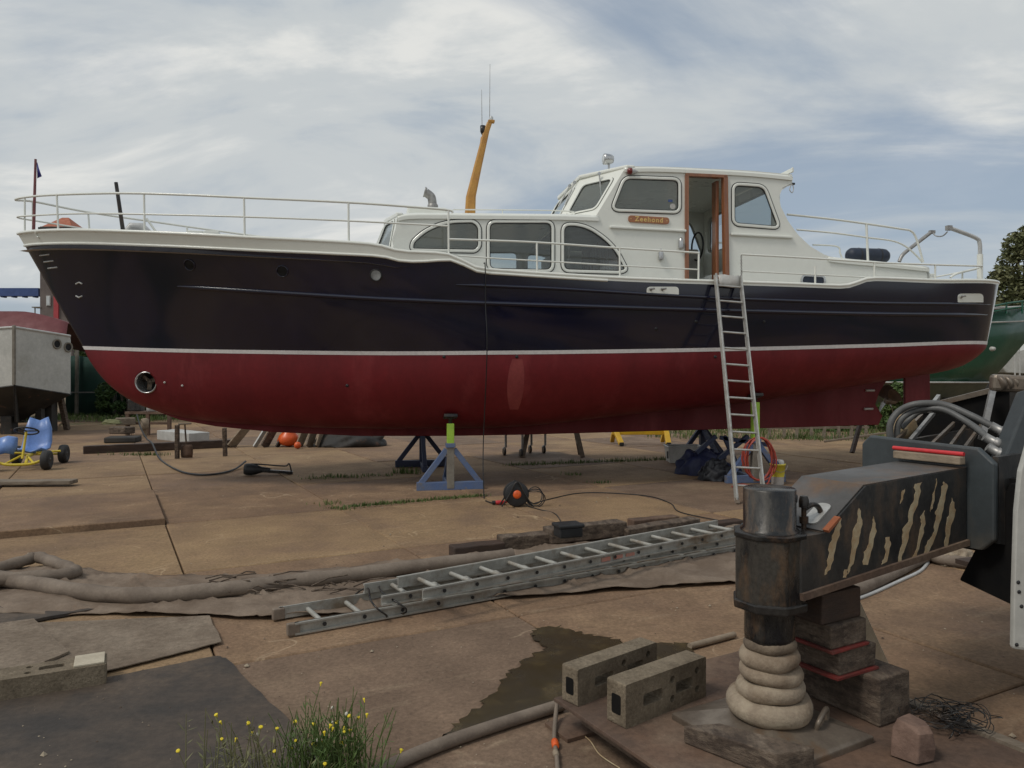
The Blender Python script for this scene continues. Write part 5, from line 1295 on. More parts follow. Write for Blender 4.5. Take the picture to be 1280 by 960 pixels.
for i in range(20):
    x = i/19; px = -120 + (85+120)*x; top_ = 389 if px < 25 else 389 + (px-25)**1.6*.021; bot = 409 if px < 20 else 409 + (px-20)*.17
    A = P(px, top_, 27); C = P(px, bot+30, 26)
    rows.append([A + Vector((0, 2.5, -1.2)), A + Vector((0, .6, -.05)), A, A.lerp(C, .3) + Vector((0, -.1, .02*math.sin(i*2))), A.lerp(C, .65) + Vector((0, -.1, .03*math.sin(i*1.7))), C])
b.grid(rows); cv = b.build('tarpaulin', M['redtarp'], rt); s_ = cv.modifiers.new('thick', 'SOLIDIFY'); s_.thickness = .03
b = MB(); q = [P(-120, 436, 26.3), P(84, 436, 26.3)]; b.box(((q[0].x+q[1].x)/2-.7, 27.2, 1.4), (q[1].x-q[0].x-1.6, 1.6, 1.9)); b.build('hull', M['blackhull'], rt)
b = MB(); b.box(((q[0].x+q[1].x)/2, 27.2, .22), (1.2, 1.2, .46)); b.build('support_block', M['timber'], rt)
# tower with orange roof
D = 90; tw_ = thing('tower_building', 'distant grey tower with orange hipped roof behind the bow', 'tower', P(70, 485, D))
xl, xr = P(50, 400, D).x, P(90, 400, D).x; zt2 = P(60, 283, D).z; zr = P(60, 268, D).z; w_ = xr - xl
tw_.location.z = 0
b = MB(); b.box(((xl+xr)/2, D+w_/2, zt2/2), (w_, w_, zt2)); b.build('wall', M['tower'], tw_)
b = MB(); c_ = Vector(((xl+xr)/2, D+w_/2, 0)); e2 = w_/2-.1
base = [c_ + Vector((x*e2, y*e2, zt2)) for x, y in ((-1, -1), (1, -1), (1, 1), (-1, 1))]; apex = [c_ + Vector((-.4, 0, zr)), c_ + Vector((.4, 0, zr))]
b.add(base + apex, [(0, 1, 5, 4), (2, 3, 4, 5), (1, 2, 5), (3, 0, 4), (0, 3, 2, 1)]); b.build('roof', M['roof'], tw_)
b = MB(); b.box((c_.x, c_.y, zt2-.35), (w_+.3, w_+.3, .5)); b.build('cornice', M['blackhull'], tw_)
b = MB(); p_ = P(61, 376, D); b.box((p_.x, D-.05, p_.z), (.5, .12, 1.2)); f = b.build('window', M['crate'], tw_)
b = MB(); b.box((p_.x, D-.13, p_.z), (.36, .06, 1.0)); b.build('pane', M['lens'], f)
b = MB(); p_ = P(71, 385, D); b.box((p_.x, D-.1, p_.z), (.55, .2, 4.2)); b.build('red_panel', M['brickred'], tw_)
p_ = P(46, 384, D); b = MB(); b.box((p_.x, D+.5, p_.z), (1.1, 1.2, .12)); bc = b.build('balcony', M['post'], tw_)
for k in (-.4, .4): b = MB(); b.bar((p_.x+k, D+.3, p_.z), (p_.x+k, D+.3, 0), .1, .1); b.build('support', M['post'], bc)
gn = thing('gantry', 'distant blue gantry beam reaching from the tower out of frame', 'gantry', (P(-40, 365, D).x, D+1.5, 0))
p0, p1 = P(-160, 362.5, D+1.5), P(51, 365.5, D+1.5); p0.z = p1.z
b = MB(); b.bar(p0, p1, 1.0, .95); b.build('beam', M['bluesteel'], gn)
for k in range(16): q = p0.lerp(p1, (k+.5)/16); b = MB(); b.box(q + Vector((0, 0, -.55)), (.22, .8, .16)); b.build('hanger', M['bluesteel'], gn)
b = MB(); q = p0.lerp(p1, .05); b.bar(q, (q.x, q.y, 0), .9, .9); b.build('leg', M['bluesteel'], gn)
# green ship behind the stern
gs = thing('green_ship', 'green steel ship hull with green rails behind the stern of the yacht', 'ship', (13, 25.5, 0)); D = 25
def shp(px, py, d=D): return P(px, py, d)
rows = []
for top_, k in (((1290, 384), 0), ((1284, 425), .4), ((1258, 455), .7), ((1236, 478), 1)):
    px, py = top_; row = []
    for i in range(10):
        x = i/9; xx = px - (px-1000)*x; yy = py + (10*x if k == 0 else 0)*1 + (2*x if k else 0)
        row.append(shp(xx, yy, D + (0 if x > .25 else 0) + 1.2*(1-min(1, x/.35))**2*(1)))
    rows.append(row)
b = MB(); b.grid(rows); hl = b.build('hull', M['greenhull'], gs); s_ = hl.modifiers.new('thick', 'SOLIDIFY'); s_.thickness = .06
rows = []
for px, py in ((1236, 478), (1225, 495), (1200, 515)):
    rows.append([shp(px - (px-1000)*i/9, py, D + 1.2*(1-min(1, i/9/.35))**2 + (py-478)*.02) for i in range(10)])
b = MB(); b.grid(rows); b.build('bottom', M['olive'], gs)
b = MB(); b.tube([p + Vector((0, -.03, 0)) for p in [shp(1236 - (236)*i/9, 478, D + 1.2*(1-min(1, i/9/.35))**2) for i in range(10)]], .03, 6); b.build('water_stripe', M['crate'], gs)
b = MB(); b.tube([shp(1292 - 30*i, 383.5 + 1.1*i, D+.0 + 1.2*(1-min(1, i/9/.35))**2 - .04) for i in range(10)], .05, 6); b.build('gunwale', M['crate'], gs)
b = MB(); b.tube([shp(1292 - 30*i, 401 + 1.1*i, D+.0 + 1.2*(1-min(1, i/9/.35))**2 - .05) for i in range(10)], .025, 6); b.build('white_line', M['crate'], gs)
for dy in (0, 7):
    b = MB(); b.tube([shp(1300, 377+dy-3, D+.8), shp(1260, 379+dy, D+.3), shp(1235, 384+dy, D+.2)], .035, 6); b.build('rail', M['greenhull'], gs)
for px in (1243, 1258, 1278): b = MB(); b.tube([shp(px, 378, D+.3), shp(px, 392, D+.3)], .03, 6); b.build('stanchion', M['greenhull'], gs)
b = MB(); c_ = shp(1242, 436, D-.02); b.lathe(c_, [(.001, .04), (.06, .03), (.08, -.1)], 12, (0, -1, 0)); b.build('hull_light', M['crate'], gs)
b = MB(); b.box((12.0, 27.2, .45), (3, 2.2, .9)); b.build('support_block', M['blackhull'], gs)
for px in (1150, 1195): A = shp(px, 512, D); b = MB(); b.bar((A.x, A.y+.3, 0), (A.x, A.y+.3, .9), .35, .35, (0, 1, 0)); b.build('support_post', M['blackhull'], gs)
# pale boat beyond it with a ladder at its side
pb = thing('pale_boat', 'pale grey boat beyond the green ship at the right edge', 'boat', (21, 31, 0)); D = 31
a_ = [P(1240, 445, D), P(1340, 425, D), P(1340, 470, D), P(1258, 466, D)]
b = MB(); b.prism(a_, (0, 2.5, 0)); b.build('hull', M['greywhite'], pb, bevel=.05)
b = MB(); b.box((P(1295, 480, D).x, D+1.2, .65), (2.6, 1.6, 1.3)); b.build('cradle', M['blackhull'], pb)
for px in (1268, 1274): b = MB(); b.bar(P(px, 434, D-.3), P(px+1, 480, D-.4), .04, .04, (1, 0, 0)); b.build('ladder_rail', M['crate'], pb)
for py in (440, 448, 456, 464, 472): b = MB(); b.bar(P(1268, py, D-.33), P(1275, py, D-.33), .03, .03); b.build('ladder_rung', M['crate'], pb)
# netting fence behind at the left, with posts
nf = thing('netting_fence', 'dark green netting fence with posts behind the bow', 'fence', (P(160, 515, 30).x, 30, 0)); D = 30
x0, x1 = P(82, 500, D).x, P(330, 500, D).x
b = MB(); rows = []
for i in range(40):
    x = x0 + (x1-x0)*i/39; rows.append([Vector((x, D + .06*math.sin(i*1.1), z_)) for z_ in (0.05, .9, 1.9, 2.35 + .05*math.sin(i*.8))])
b.grid(rows); nt = b.build('netting', M['mesh'], nf); s_ = nt.modifiers.new('thick', 'SOLIDIFY'); s_.thickness = .01
for k in range(6): x = x0 + .5 + k*1.5; b = MB(); b.bar((x, D-.12, 0), (x+.02, D-.12, 2.7), .10, .10); b.build('post', M['post'], nf)
b = MB(); b.bar((x0, D-.2, .95), (x1, D-.2, .97), .04, .05); b.build('wire_rail', M['galv'], nf)

# ================================================================ plants
def leaves(b, c_, rad, n, size, rnd, shell=.35):
    vs = []; fs = []
    for _ in range(n):
        while True:
            d = Vector((rnd.uniform(-1, 1), rnd.uniform(-1, 1), rnd.uniform(-1, 1)))
            if .01 < d.length < 1: break
        k = d.length; d = d.normalized()*(shell + (1-shell)*k)
        p = Vector(c_) + Vector((d.x*rad[0], d.y*rad[1], d.z*rad[2]))
        if p.z < .03: p.z = .03 + rnd.random()*.1
        s_ = size*rnd.uniform(.6, 1.3); x = Vector((rnd.uniform(-1, 1), rnd.uniform(-1, 1), rnd.uniform(-.6, .6))).normalized(); y = x.orthogonal().normalized()
        y = (y*math.cos(6.28*rnd.random()) + x.cross(y)*math.sin(6.28*rnd.random())).normalized()
        i = len(vs); vs += [p - x*s_, p + y*s_*.42, p + x*s_, p - y*s_*.42]; fs.append((i, i+1, i+2, i+3))
    b.add(vs, fs)
def shrub(name, label, cat, base, blobs, m, n, size, seed, trunk=.06, group=None):
    r = random.Random(seed); o = thing(name, label, cat, base, group); b = MB()
    tot = sum(q[1][0]*q[1][2] for q in blobs)
    for c_, rad in blobs: leaves(b, Vector(base) + Vector(c_), rad, int(n*rad[0]*rad[2]/tot), size, r)
    b.build('crown', m, o, fix=False)
    b = MB()
    for c_, rad in blobs[:8]:
        tpt = Vector(base) + Vector(c_); b0 = Vector(base) + Vector((c_[0]*.15, c_[1]*.15, 0)); b.tube([b0, b0.lerp(tpt, .5) + Vector((r.uniform(-.1, .1), 0, .1)), tpt], [trunk, trunk*.7, trunk*.3], 7)
    b.build('trunk', M['bark'], o); return o
r_ = random.Random(21)
def blobset(w, h, n, seed):
    r = random.Random(seed); out = []
    for k in range(n):
        z_ = h*(.25 + .75*r.random()); f = math.sin(math.pi*min(1, .15+.8*z_/h))
        rad = w*r.uniform(.22, .42); out.append(((r.uniform(-1, 1)*w*.7*f, r.uniform(-1, 1)*w*.5, z_-rad*.5), (rad, rad, rad*r.uniform(.7, 1.1))))
    return out
for k, (px, D, w_, h, m_, lab) in enumerate(((98, 31.5, .9, 3.4, 'leafmid', 'tall light green bush just left of the yacht stem'), (128, 29.2, .5, .9, 'leafdark', 'low dark weeds at the foot of the netting fence near the stem'), (158, 29.0, 1.0, 2.1, 'leafdark', 'dark green bush before the netting below the forefoot'), (198, 29.0, 1.0, 1.4, 'leafdark', 'dark green bush behind the work bench'), (115, 33, 1.3, 2.6, 'leafdark', 'dark bush behind the netting fence by the stem'), (1122, 22.5, .7, 1.35, 'leafmid', 'light green bush seen through the propeller gap'), (1050, 23.0, 1.2, .62, 'leafmid', 'low green weeds behind the rail fence under the stern'))):
    A = P(px, 500, D); shrub('bush', lab, 'bush', (A.x, A.y, 0), blobset(w_, h, 12, 30+k), M[m_], 3200, .085, 40+k, .025, 'bushes around the yard')
A = P(1290, 400, 46); shrub('broadleaf_tree', 'tall loose green tree beyond the ships at the right edge', 'tree', (A.x, A.y, 0), [((-2.3, 0, 4.5), (1.5, 1.5, 1.5)), ((-1.4, .3, 6.4), (1.5, 1.4, 1.4)), ((-.5, 0, 8.1), (1.5, 1.4, 1.5)), ((-1.1, -.3, 9.3), (.8, .8, .9)), ((.3, 0, 9.9), (1.2, 1.2, 1.0)), ((1.6, 0, 8), (1.6, 1.5, 1.6)), ((1.2, .4, 5.2), (2, 1.7, 1.8)), ((-.6, 0, 5.6), (1.6, 1.5, 1.4)), ((-2.4, .2, 3.0), (1.2, 1.2, 1.1)), ((0, 0, 3.4), (1.6, 1.4, 1.2)), ((-1.9, 0, 7.4), (.7, .7, .7))], M['leaftree'], 15000, .17, 77, .2)
A = P(1247, 400, 52); shrub('broadleaf_tree', 'smaller tree peeping out left of the tall tree behind the stern', 'tree', (A.x, A.y, 0), [((-1.0, 0, 4.6), (1.2, 1.1, 1.2)), ((.2, 0, 5.4), (1.3, 1.1, 1.3)), ((-.2, 0, 3.4), (1.7, 1.2, 1.2))], M['leafdark'], 4500, .15, 78, .14)
# grass in the slab joints and round the yard edge
def blades(b, c_, n, h, spread, r):
    vs = []; fs = []
    for _ in range(n):
        p = Vector(c_) + Vector((r.gauss(0, spread[0]), r.gauss(0, spread[1]), 0)); p.z = 0
        a = r.uniform(0, 6.28); l = h*r.uniform(.4, 1.2); ln = Vector((math.cos(a), math.sin(a), 0))*l*r.uniform(.1, .6); w_ = Vector((-math.sin(a), math.cos(a), 0))*.006*(1+h*4)
        i = len(vs); vs += [p - w_, p + w_, p + ln*.4 + Vector((0, 0, l*.6)) + w_*.6, p + ln*.4 + Vector((0, 0, l*.6)) - w_*.6, p + ln + Vector((0, 0, l))]; fs += [(i, i+1, i+2, i+3), (i+3, i+2, i+4)]
    b.add(vs, fs)
b = MB(); r_ = random.Random(4)
for px, py, n, h, sp in ((420, 597, 120, .07, (.22, .06)), (397, 599, 40, .05, (.1, .04)), (475, 595, 60, .06, (.2, .05)), (508, 592, 80, .12, (.12, .04)), (425, 636, 70, .05, (.09, .06)), (412, 630, 50, .05, (.09, .08)), (180, 569, 160, .08, (.35, .08)), (748, 604, 40, .06, (.08, .05)), (715, 594, 40, .06, (.1, .05))):
    blades(b, G(px, py), n, h, sp, r_)
for k in range(60): x = k/59; p = G(440 + 165*x, 634 - 14*x); blades(b, p, 8 + int(10*r_.random()), .035 + .03*r_.random(), (.06, .02), r_)
for k in range(70): x = k/69; p = G(640 + 240*x, 582 - 9*x); blades(b, p, 12, .05 + .05*r_.random(), (.12, .06), r_)
o = b.build('joint_grass', M['grass'], None, fix=False); o['kind'] = 'stuff'; o['label'] = 'tufts of grass growing from the joints between the slabs'
b = MB()
for k in range(260): p = Vector((r_.uniform(4, 17), r_.uniform(19.5, 24), 0)); blades(b, p, 22, .16, (.25, .25), r_)
for k in range(220): p = Vector((r_.uniform(-18, -9), r_.uniform(27, 31), 0)); blades(b, p, 20, .2, (.25, .25), r_)
o = b.build('verge_grass', M['grass'], None, fix=False); o['kind'] = 'stuff'; o['label'] = 'rough grass along the far edge of the yard'
# flowering weeds in the foreground
def weed(label, base, n, nf, h, spread, seed, tall):
    r = random.Random(seed); o = thing('flowering_weed', label, 'weed', base, 'yellow flowering weeds in the foreground'); b = MB(); fl = []
    for k in range(n):
        p = Vector(base) + Vector((r.gauss(0, spread), r.gauss(0, spread*.6), 0)); l = h*r.uniform(.45, 1.05); ln = Vector((r.gauss(0, .22), r.gauss(0, .18), 0))*l
        q = p + ln + Vector((0, 0, l)); b.tube([p, p.lerp(q, .55) - ln*.12, q], [.0028, .0022, .0014], 4)
        for j in range(4):
            c_ = p.lerp(q, r.uniform(.2, .9)); a = r.uniform(0, 6.28); d = Vector((math.cos(a), math.sin(a), r.uniform(.2, 1))).normalized()*r.uniform(.03, .07); w_ = d.cross(Vector((0, 0, 1))).normalized()*.004
            b.add([c_, c_ + d*.5 + w_, c_ + d, c_ + d*.5 - w_], [(0, 1, 2, 3)])
        if k < nf: fl.append(q)
    b.build('stems', M['grass'] if tall else M['drygrass'], o, fix=False)
    for i, q in enumerate(fl):
        b = MB(); ax = Vector((r.gauss(0, .4), r.gauss(-.3, .4), 1)).normalized(); rr = r.uniform(.005, .010)
        if i % 4 == 3: b.lathe(q, [(.001, -.008), (rr*.6, -.004), (rr*.7, .004), (.001, .01)], 8, ax); b.build('seed_head', M['seed'], o)
        else:
            b.lathe(q, [(.002, -.012), (rr*.45, -.004), (rr, .003), (rr*.6, .006), (.001, .004)], 9, ax); b.build('flower', M['petal'], o)
    return o
weed('dense yellow flowering weed at the bottom edge right of the dark mat', G(415, 985), 170, 26, .34, .10, 2, True)
weed('sparse yellow flowering weed growing by the dark mat edge', G(318, 990), 60, 15, .31, .15, 3, False)

# ================================================================ concrete blocks
def slotted_block(label, A, d, L, H, W, end_pocket_shade=True, group='slotted concrete blocks', flat=False):
    d = d.normalized(); back = Vector((-d.y, d.x, 0)); U = Vector((0, 0, 1))
    if flat: U, back = back, Vector((0, 0, -1))
    pt = lambda x, z_: A + d*x + U*z_
    circ = lambda cx, cz, rr: [pt(cx + rr*math.cos(a), cz + rr*math.sin(a)) for a in [j*2*math.pi/14 for j in range(14)]]
    rec = lambda x0, x1, z0, z1: [pt(*p) for p in roundpoly([(x0, z0), (x1, z0), (x1, z1), (x0, z1)], .012, 3)]
    holes = [rec(.15*L+.03, .15*L+.16, H*.36, H*.64), rec(.64*L-.02, .64*L+.10, H*.36, H*.64)]
    for x in (.56, .88): holes += [circ(L*x, H*.28, .017), circ(L*x, H*.74, .017)]
    o2 = roundpoly([(0, 0), (L, 0), (L, H), (0, H)], .012, 3); b = MB(); b.prism([pt(*p) for p in o2], back*W, holes)
    o = thing('concrete_block', label, 'block', A, group); body = b.build('body', M['concrete'], o, bevel=.004)
    if end_pocket_shade:     # flat black sheet painted as the shade of an end pocket
        r0 = [(W*.24, H*.24), (W*.76, H*.24), (W*.76, H*.72), (W*.24, H*.72)]; r0 = roundpoly(r0, .012, 3)
        b = MB(); ring = lambda k, off: [A + back*(W/2 + (p[0]-W/2)*k) + U*(H*.49 + (p[1]-H*.49)*k) + d*off for p in r0]
        b.prism(ring(.94, -.0015), d*.0012); b.build('end_pocket_shade', M['blackshade'], o)
    return o
zP = .17
A = G(782, 912, zP); d = G(889, 868, zP) - A
slotted_block('slotted concrete block nearer the camera standing on the rusty plate', A, d, .56, .195, .115)
A2 = G(722, 884, zP); d2 = G(833, 840, zP) - A2
slotted_block('slotted concrete block further back standing on the rusty plate edge', A2, d2, .58, .175, .105)
A3 = G(0, 880); d3 = (G(133, 858) - A3); A3 = A3 - d3.normalized()*.36
slotted_block('slotted concrete block lying flat at the left edge with a pale tile on it', A3 + Vector((0, 0, .125)), d3, d3.length + .36, .19, .125, False, flat=True)
e3 = A3 + d3.normalized()*(d3.length+.36); b = MB(); bk_ = Vector((-d3.y, d3.x, 0)).normalized()
b.box(e3 - d3.normalized()*.085 + bk_*.095 + Vector((0, 0, .132)), (.15, .17, .012), math.atan2(d3.y, d3.x)); tag(b.build('pale_tile', mat('pale_tile', (.5, .44, .33), (.42, .36, .27), 8, .7), bevel=.003), 'pale square tile lying on the end of the flat concrete block', 'tile')

# ================================================================ crane outrigger
J = Vector((1.135, 3.35, 0)); U = Vector((.868, .497, 0)); W = Vector((.497, -.868, 0)); Z = Vector((0, 0, 1))
ANG = math.atan2(U.y, U.x)
def C(l, w_, z_): return J + U*l + W*w_ + Z*z_
# rusty base plate on webs
A = G(692, 872, zP); pu = (A - J).dot(U); pw = (A - J).dot(W)
sp = thing('steel_mat', 'rusty steel load mat under the crane jack and concrete blocks', 'steel mat', (A.x, A.y, 0)); LU = 1.40
def S_(a, b_, z_): return A + U*a + W*b_ + Z*(z_ - zP)
b = MB(); b.prism([S_(0, 0, zP), S_(LU, 0, zP), S_(LU, 2.2, zP), S_(0, 2.2, zP)], (0, 0, -.018)); b.build('top_plate', M['rust'], sp, bevel=.003)
for k in (.16, .7, 1.25): b = MB(); b.bar(S_(k, .02, .085), S_(k, 2.18, .085), .02, .134); b.build('web', M['rust'], sp)
b = MB(); b.bar(S_(0, .02, .009), S_(LU, .02, .009), .2, .016); b.build('bottom_flange', M['rust'], sp)
b = MB(); b.bar(S_(0.02, 2.15, .009), S_(LU-.02, 2.15, .009), .2, .016); b.build('bottom_flange', M['rust'], sp)
b = MB(); b.bar(S_(LU+.03, .1, zP-.01), S_(LU+.03, 2.2, zP-.01), .06, .05); b.build('edge_strip', M['plank'], sp)
# foot pad
fpad = thing('jack_pad', 'square worn steel foot pad under the crane jack', 'pad', (J.x, J.y, zP)); z0 = zP+.001
s0, s1, s2 = .30, .285, .10
rows = [[C(x*s_, y*s_, z_) for x, y in ((-1, -1), (1, -1), (1, 1), (-1, 1))] for s_, z_ in ((s0, z0), (s0, z0+.025), (s1, z0+.032), (s2, z0+.085))]
b = MB(); b.grid(rows, False, True); b.add(rows[-1], [(0, 1, 2, 3)]); b.build('plate', M['pad'], fpad, bevel=.006)
b = MB(); b.tube(smoothpath([C(.08, .18, z0+.055), C(.09, .19, z0+.10), C(.2, .14, z0+.105), C(.21, .13, z0+.04)], 5), .011, 8); b.build('handle', M['pad'], fpad)
# coils of padded rope round the ram
for k, (z_, R_, r2, off) in enumerate(((.292, .138, .047, 0), (.362, .108, .040, .004), (.432, .099, .038, .006), (.503, .092, .038, -.004), (.556, .084, .030, .002))):
    b = MB(); rr = random.Random(k); n_ = 40
    pts = [C(off, 0, z_) + Vector((math.cos(a)*R_*(1+.03*math.sin(3*a+k)), math.sin(a)*R_, .007*math.sin(a+k*2.3) + .003*math.sin(3*a+k))) for a in [j*2*math.pi/n_ for j in range(n_)]]
    b.tube(pts, [r2*(1 + .025*math.sin(j*.63*math.pi/2+k) + .015*math.sin(j*math.pi*.3)) for j in range(n_)], 14, closed=True)
    tag(b.build('rope_ring', [M['rope'], M['rope'], M['rope2'], M['rope2'], M['rope3']][k]), ['widest bottom ring of thick canvas rope round the crane jack', 'second ring from the bottom of thick rope round the crane jack', 'third ring from the bottom of thick rope round the crane jack', 'fourth ring from the bottom of thick rope round the crane jack', 'thin dirty topmost rope ring round the crane jack'][k], 'rope ring', 'rope rings round the jack')
cr = thing('mobile_crane', 'dark mobile crane at the right edge with its outrigger beam and jack extended', 'crane', (3.0, 5.0, 0))
b = MB(); b.lathe(J, [(.085, zP+.09), (.085, .57), (.105, .57), (.108, .60), (.106, .74)], 28); b.build('jack_ram', M['oily'], cr)
oc = [(R_*math.cos(a), R_*math.sin(a)) for R_, a in [(.155, math.pi/8 + k*math.pi/4) for k in range(8)]]
b = MB(); b.prism([C(x, y, .75) for x, y in oc], (0, 0, .29)); bx8 = b.build('jack_housing', M['oily'], cr, bevel=.006)
b = MB(); b.prism([C(x*1.06, y*1.06, .72) for x, y in oc], (0, 0, .04)); b.build('housing_flange', M['blackmetal'], bx8, bevel=.008)
b = MB(); b.prism([C(x*1.05, y*1.05, 1.03) for x, y in oc], (0, 0, .025)); b.build('housing_flange', M['blackmetal'], bx8, bevel=.006)
b = MB(); b.lathe(J, [(.125, 1.05), (.125, 1.06), (.112, 1.07), (.112, 1.235), (.108, 1.24), (.001, 1.24)], 36); cy = b.build('jack_cylinder', M['oily'], cr)
p_ = P(985, 622, 3.28); b = MB(); b.lathe(C(.06, .085, 1.20), [(.0001, .01), (.018, .01), (.02, 0)], 14, (W + U*.55)); b.build('pin_hole', M['black'], cy)
b = MB(); b.tube([C(.15, .06, 1.04), C(.15, .06, 1.20)], .012, 8); b.lathe(C(.15, .06, 1.15), [(.022, 0), (.022, .03), (.016, .05)], 10); b.lathe(C(.15, .06, 1.08), [(.02, 0), (.02, .03)], 10)
b.tube(smoothpath([C(.15, .06, 1.14), C(.2, .07, 1.16), C(.245, .07, 1.13), C(.25, .07, 1.07)], 5), .012, 8); b.build('hydraulic_fitting', M['blackmetal'], cr)
# outrigger beam
zb0, zb1, zt0, zt1, zn = .79, .885, 1.235, 1.265, 1.05; LB_ = 1.26
prof = [(.02, zb0), (LB_, zb1), (LB_, zt1), (.445, zt0), (.16, zn), (.02, zn)]
b = MB(); b.prism([C(l, .15, z_) for l, z_ in prof], -W*.34); bm_ = b.build('outrigger_beam', M['crane'], cr, bevel=.008)
b = MB(); b.prism([C(.445, .148, zt0+.001), C(LB_, .148, zt1+.001), C(LB_, -.188, zt1+.001), C(.445, -.188, zt0+.001)], (0, 0, .004)); b.build('top_plate', M['cranetop'], bm_)
nsl = Vector((0, 0, 1)); b = MB(); b.prism([C(.165, .148, zn+.006), C(.443, .148, zt0+.002), C(.443, -.188, zt0+.002), C(.165, -.188, zn+.006)], (U*-.003 + Z*.004)); b.build('slope_plate', M['cranetop'], bm_)
b = MB(); b.bar(C(.02, .155, zb0+.004), C(LB_, .155, zb1+.004), .02, .03); b.build('lower_flange', M['rust'], bm_)
b = MB(); b.bar(C(.17, .158, zn+.01), C(.25, .158, zn+.062), .03, .012); b.build('edge_chip', M['rustorange'], bm_)
lp = roundpoly([(-.07, -.03), (.07, -.03), (.07, .03), (-.07, .03)], .028, 5)
slv = (C(.443, 0, zt0) - C(.165, 0, zn)).normalized(); b = MB(); c_ = C(.24, .06, zn+.062)
b.prism([c_ + (U*.3+W*.95).normalized()*p[0]*.0 + W*p[1]*1.3 + slv*p[0] for p in lp], slv.cross(W)*-.006 if slv.cross(W).z < 0 else slv.cross(W)*.006); b.build('bright_cover', M['alu'], bm_)
# bare patches where the paint has flaked off the near face
def on_face(px, py):
    k = (px-640)/FPX; o_ = J + W*.1515; l = (k*o_.y - o_.x)/(U.x - k*U.y); p = o_ + U*l; p.z = EYE - (py-HOR)/FPX*p.y; return p
flakes = [[(1031, 719), (1036, 695), (1037, 680), (1044, 660), (1052, 648), (1050, 668), (1044, 688), (1038, 712)],
          [(1060, 718), (1064, 690), (1066, 664), (1072, 650), (1074, 635), (1078, 650), (1074, 672), (1068, 700)],
          [(1079, 706), (1080, 690), (1086, 680), (1091, 655), (1092, 645), (1096, 664), (1091, 684), (1085, 706)],
          [(1102, 706), (1106, 696), (1107, 672), (1112, 671), (1114, 680), (1109, 702)],
          [(1123, 702), (1128, 680), (1128, 662), (1136, 650), (1138, 634), (1143, 624), (1144, 605), (1152, 603), (1148, 625), (1141, 648), (1136, 672), (1130, 690), (1126, 703)],
          [(1140, 697), (1146, 686), (1152, 655), (1151, 645), (1156, 638), (1157, 655), (1151, 676), (1146, 696)],
          [(1155, 692), (1160, 676), (1166, 668), (1170, 650), (1169, 640), (1174, 628), (1177, 610), (1180, 602), (1185, 608), (1180, 630), (1174, 655), (1166, 680), (1160, 692)],
          [(1181, 685), (1183, 655), (1187, 640), (1190, 622), (1193, 630), (1194, 640), (1188, 662), (1184, 684)],
          [(1163, 640), (1166, 618), (1171, 598), (1171, 606), (1166, 632)], [(1125, 630), (1127, 616), (1131, 611), (1129, 622)], [(1054, 722), (1056, 712), (1060, 712), (1058, 722)]]
rf_ = random.Random(8)
for f in flakes:
    q = []
    for i in range(len(f)):
        a, d = f[i], f[(i+1) % len(f)]
        for k in range(4): q.append(on_face(a[0] + (d[0]-a[0])*k/4 + (rf_.uniform(-1.3, 1.3) if k else 0), a[1] + (d[1]-a[1])*k/4))
    b = MB(); b.prism(q, W*-.0012); b.build('bare_patch', M['bare'], bm_)
# housing the beam slides out of
LP = LB_ + .004
pl = [(-.45, .95), (-.45, 1.34), (-.40, 1.39), (.20, 1.37), (.28, 1.30), (.28, .92), (.22, .86), (-.3, .86)]
b = MB(); b.prism([C(LP, w_, z_) for w_, z_ in pl], U*.04); hp = b.build('beam_housing', M['cranegrey'], cr, bevel=.012)
b = MB(); b.prism([C(LP+.04, .28, .9), C(LP+.04, .28, 1.33), C(LP+1.2, .28, 1.36), C(LP+1.2, .28, .7)], -W*.03); b.build('side_plate', M['crane'], hp)
b = MB(); b.prism([C(LP+.04, -.42, .9), C(LP+.04, -.42, 1.33), C(LP+1.2, -.42, 1.4), C(LP+1.2, -.42, .7)], W*.03); b.build('side_plate', M['crane'], hp)
b = MB(); b.box(C(LP-.06, -.02, 1.305), (.05, .36, .04), ANG); b.build('wood_strip', M['timberlight'], hp, bevel=.005)
b = MB(); b.tube([C(LP-.05, .16, 1.337), C(LP-.05, -.22, 1.337)], .011, 8); b.build('red_bar', M['redplastic'], hp)
# rear dark plate with ribs
ra, rb = P(1125, 516, 5.0), P(1262, 482, 4.75)
b = MB(); b.prism([ra, rb, Vector((rb.x, rb.y, .9)), Vector((ra.x, ra.y, 1.0))], (.03, .06, 0)); rpz = b.build('rear_plate', M['blackshade'], cr)
b = MB(); b.bar(ra, rb, .05, .03); b.build('rear_plate_edge', M['pad'], rpz)
for x0, y0, x1, y1, w_ in ((1120, 551, 1152, 520, .03), (1137, 552, 1168, 515, .035), (1165, 556, 1192, 530, .03), (1188, 558, 1208, 531, .03), (1206, 560, 1228, 530, .03), (1162, 512, 1173, 497, .04), (1228, 545, 1241, 486, .06)):
    b = MB(); b.bar(P(x0, y0, 4.35), P(x1, y1, 4.72), w_, w_*.5, (1, 0, 0)); b.build('rib', M['galv'] if w_ > .03 else M['pad'], cr)
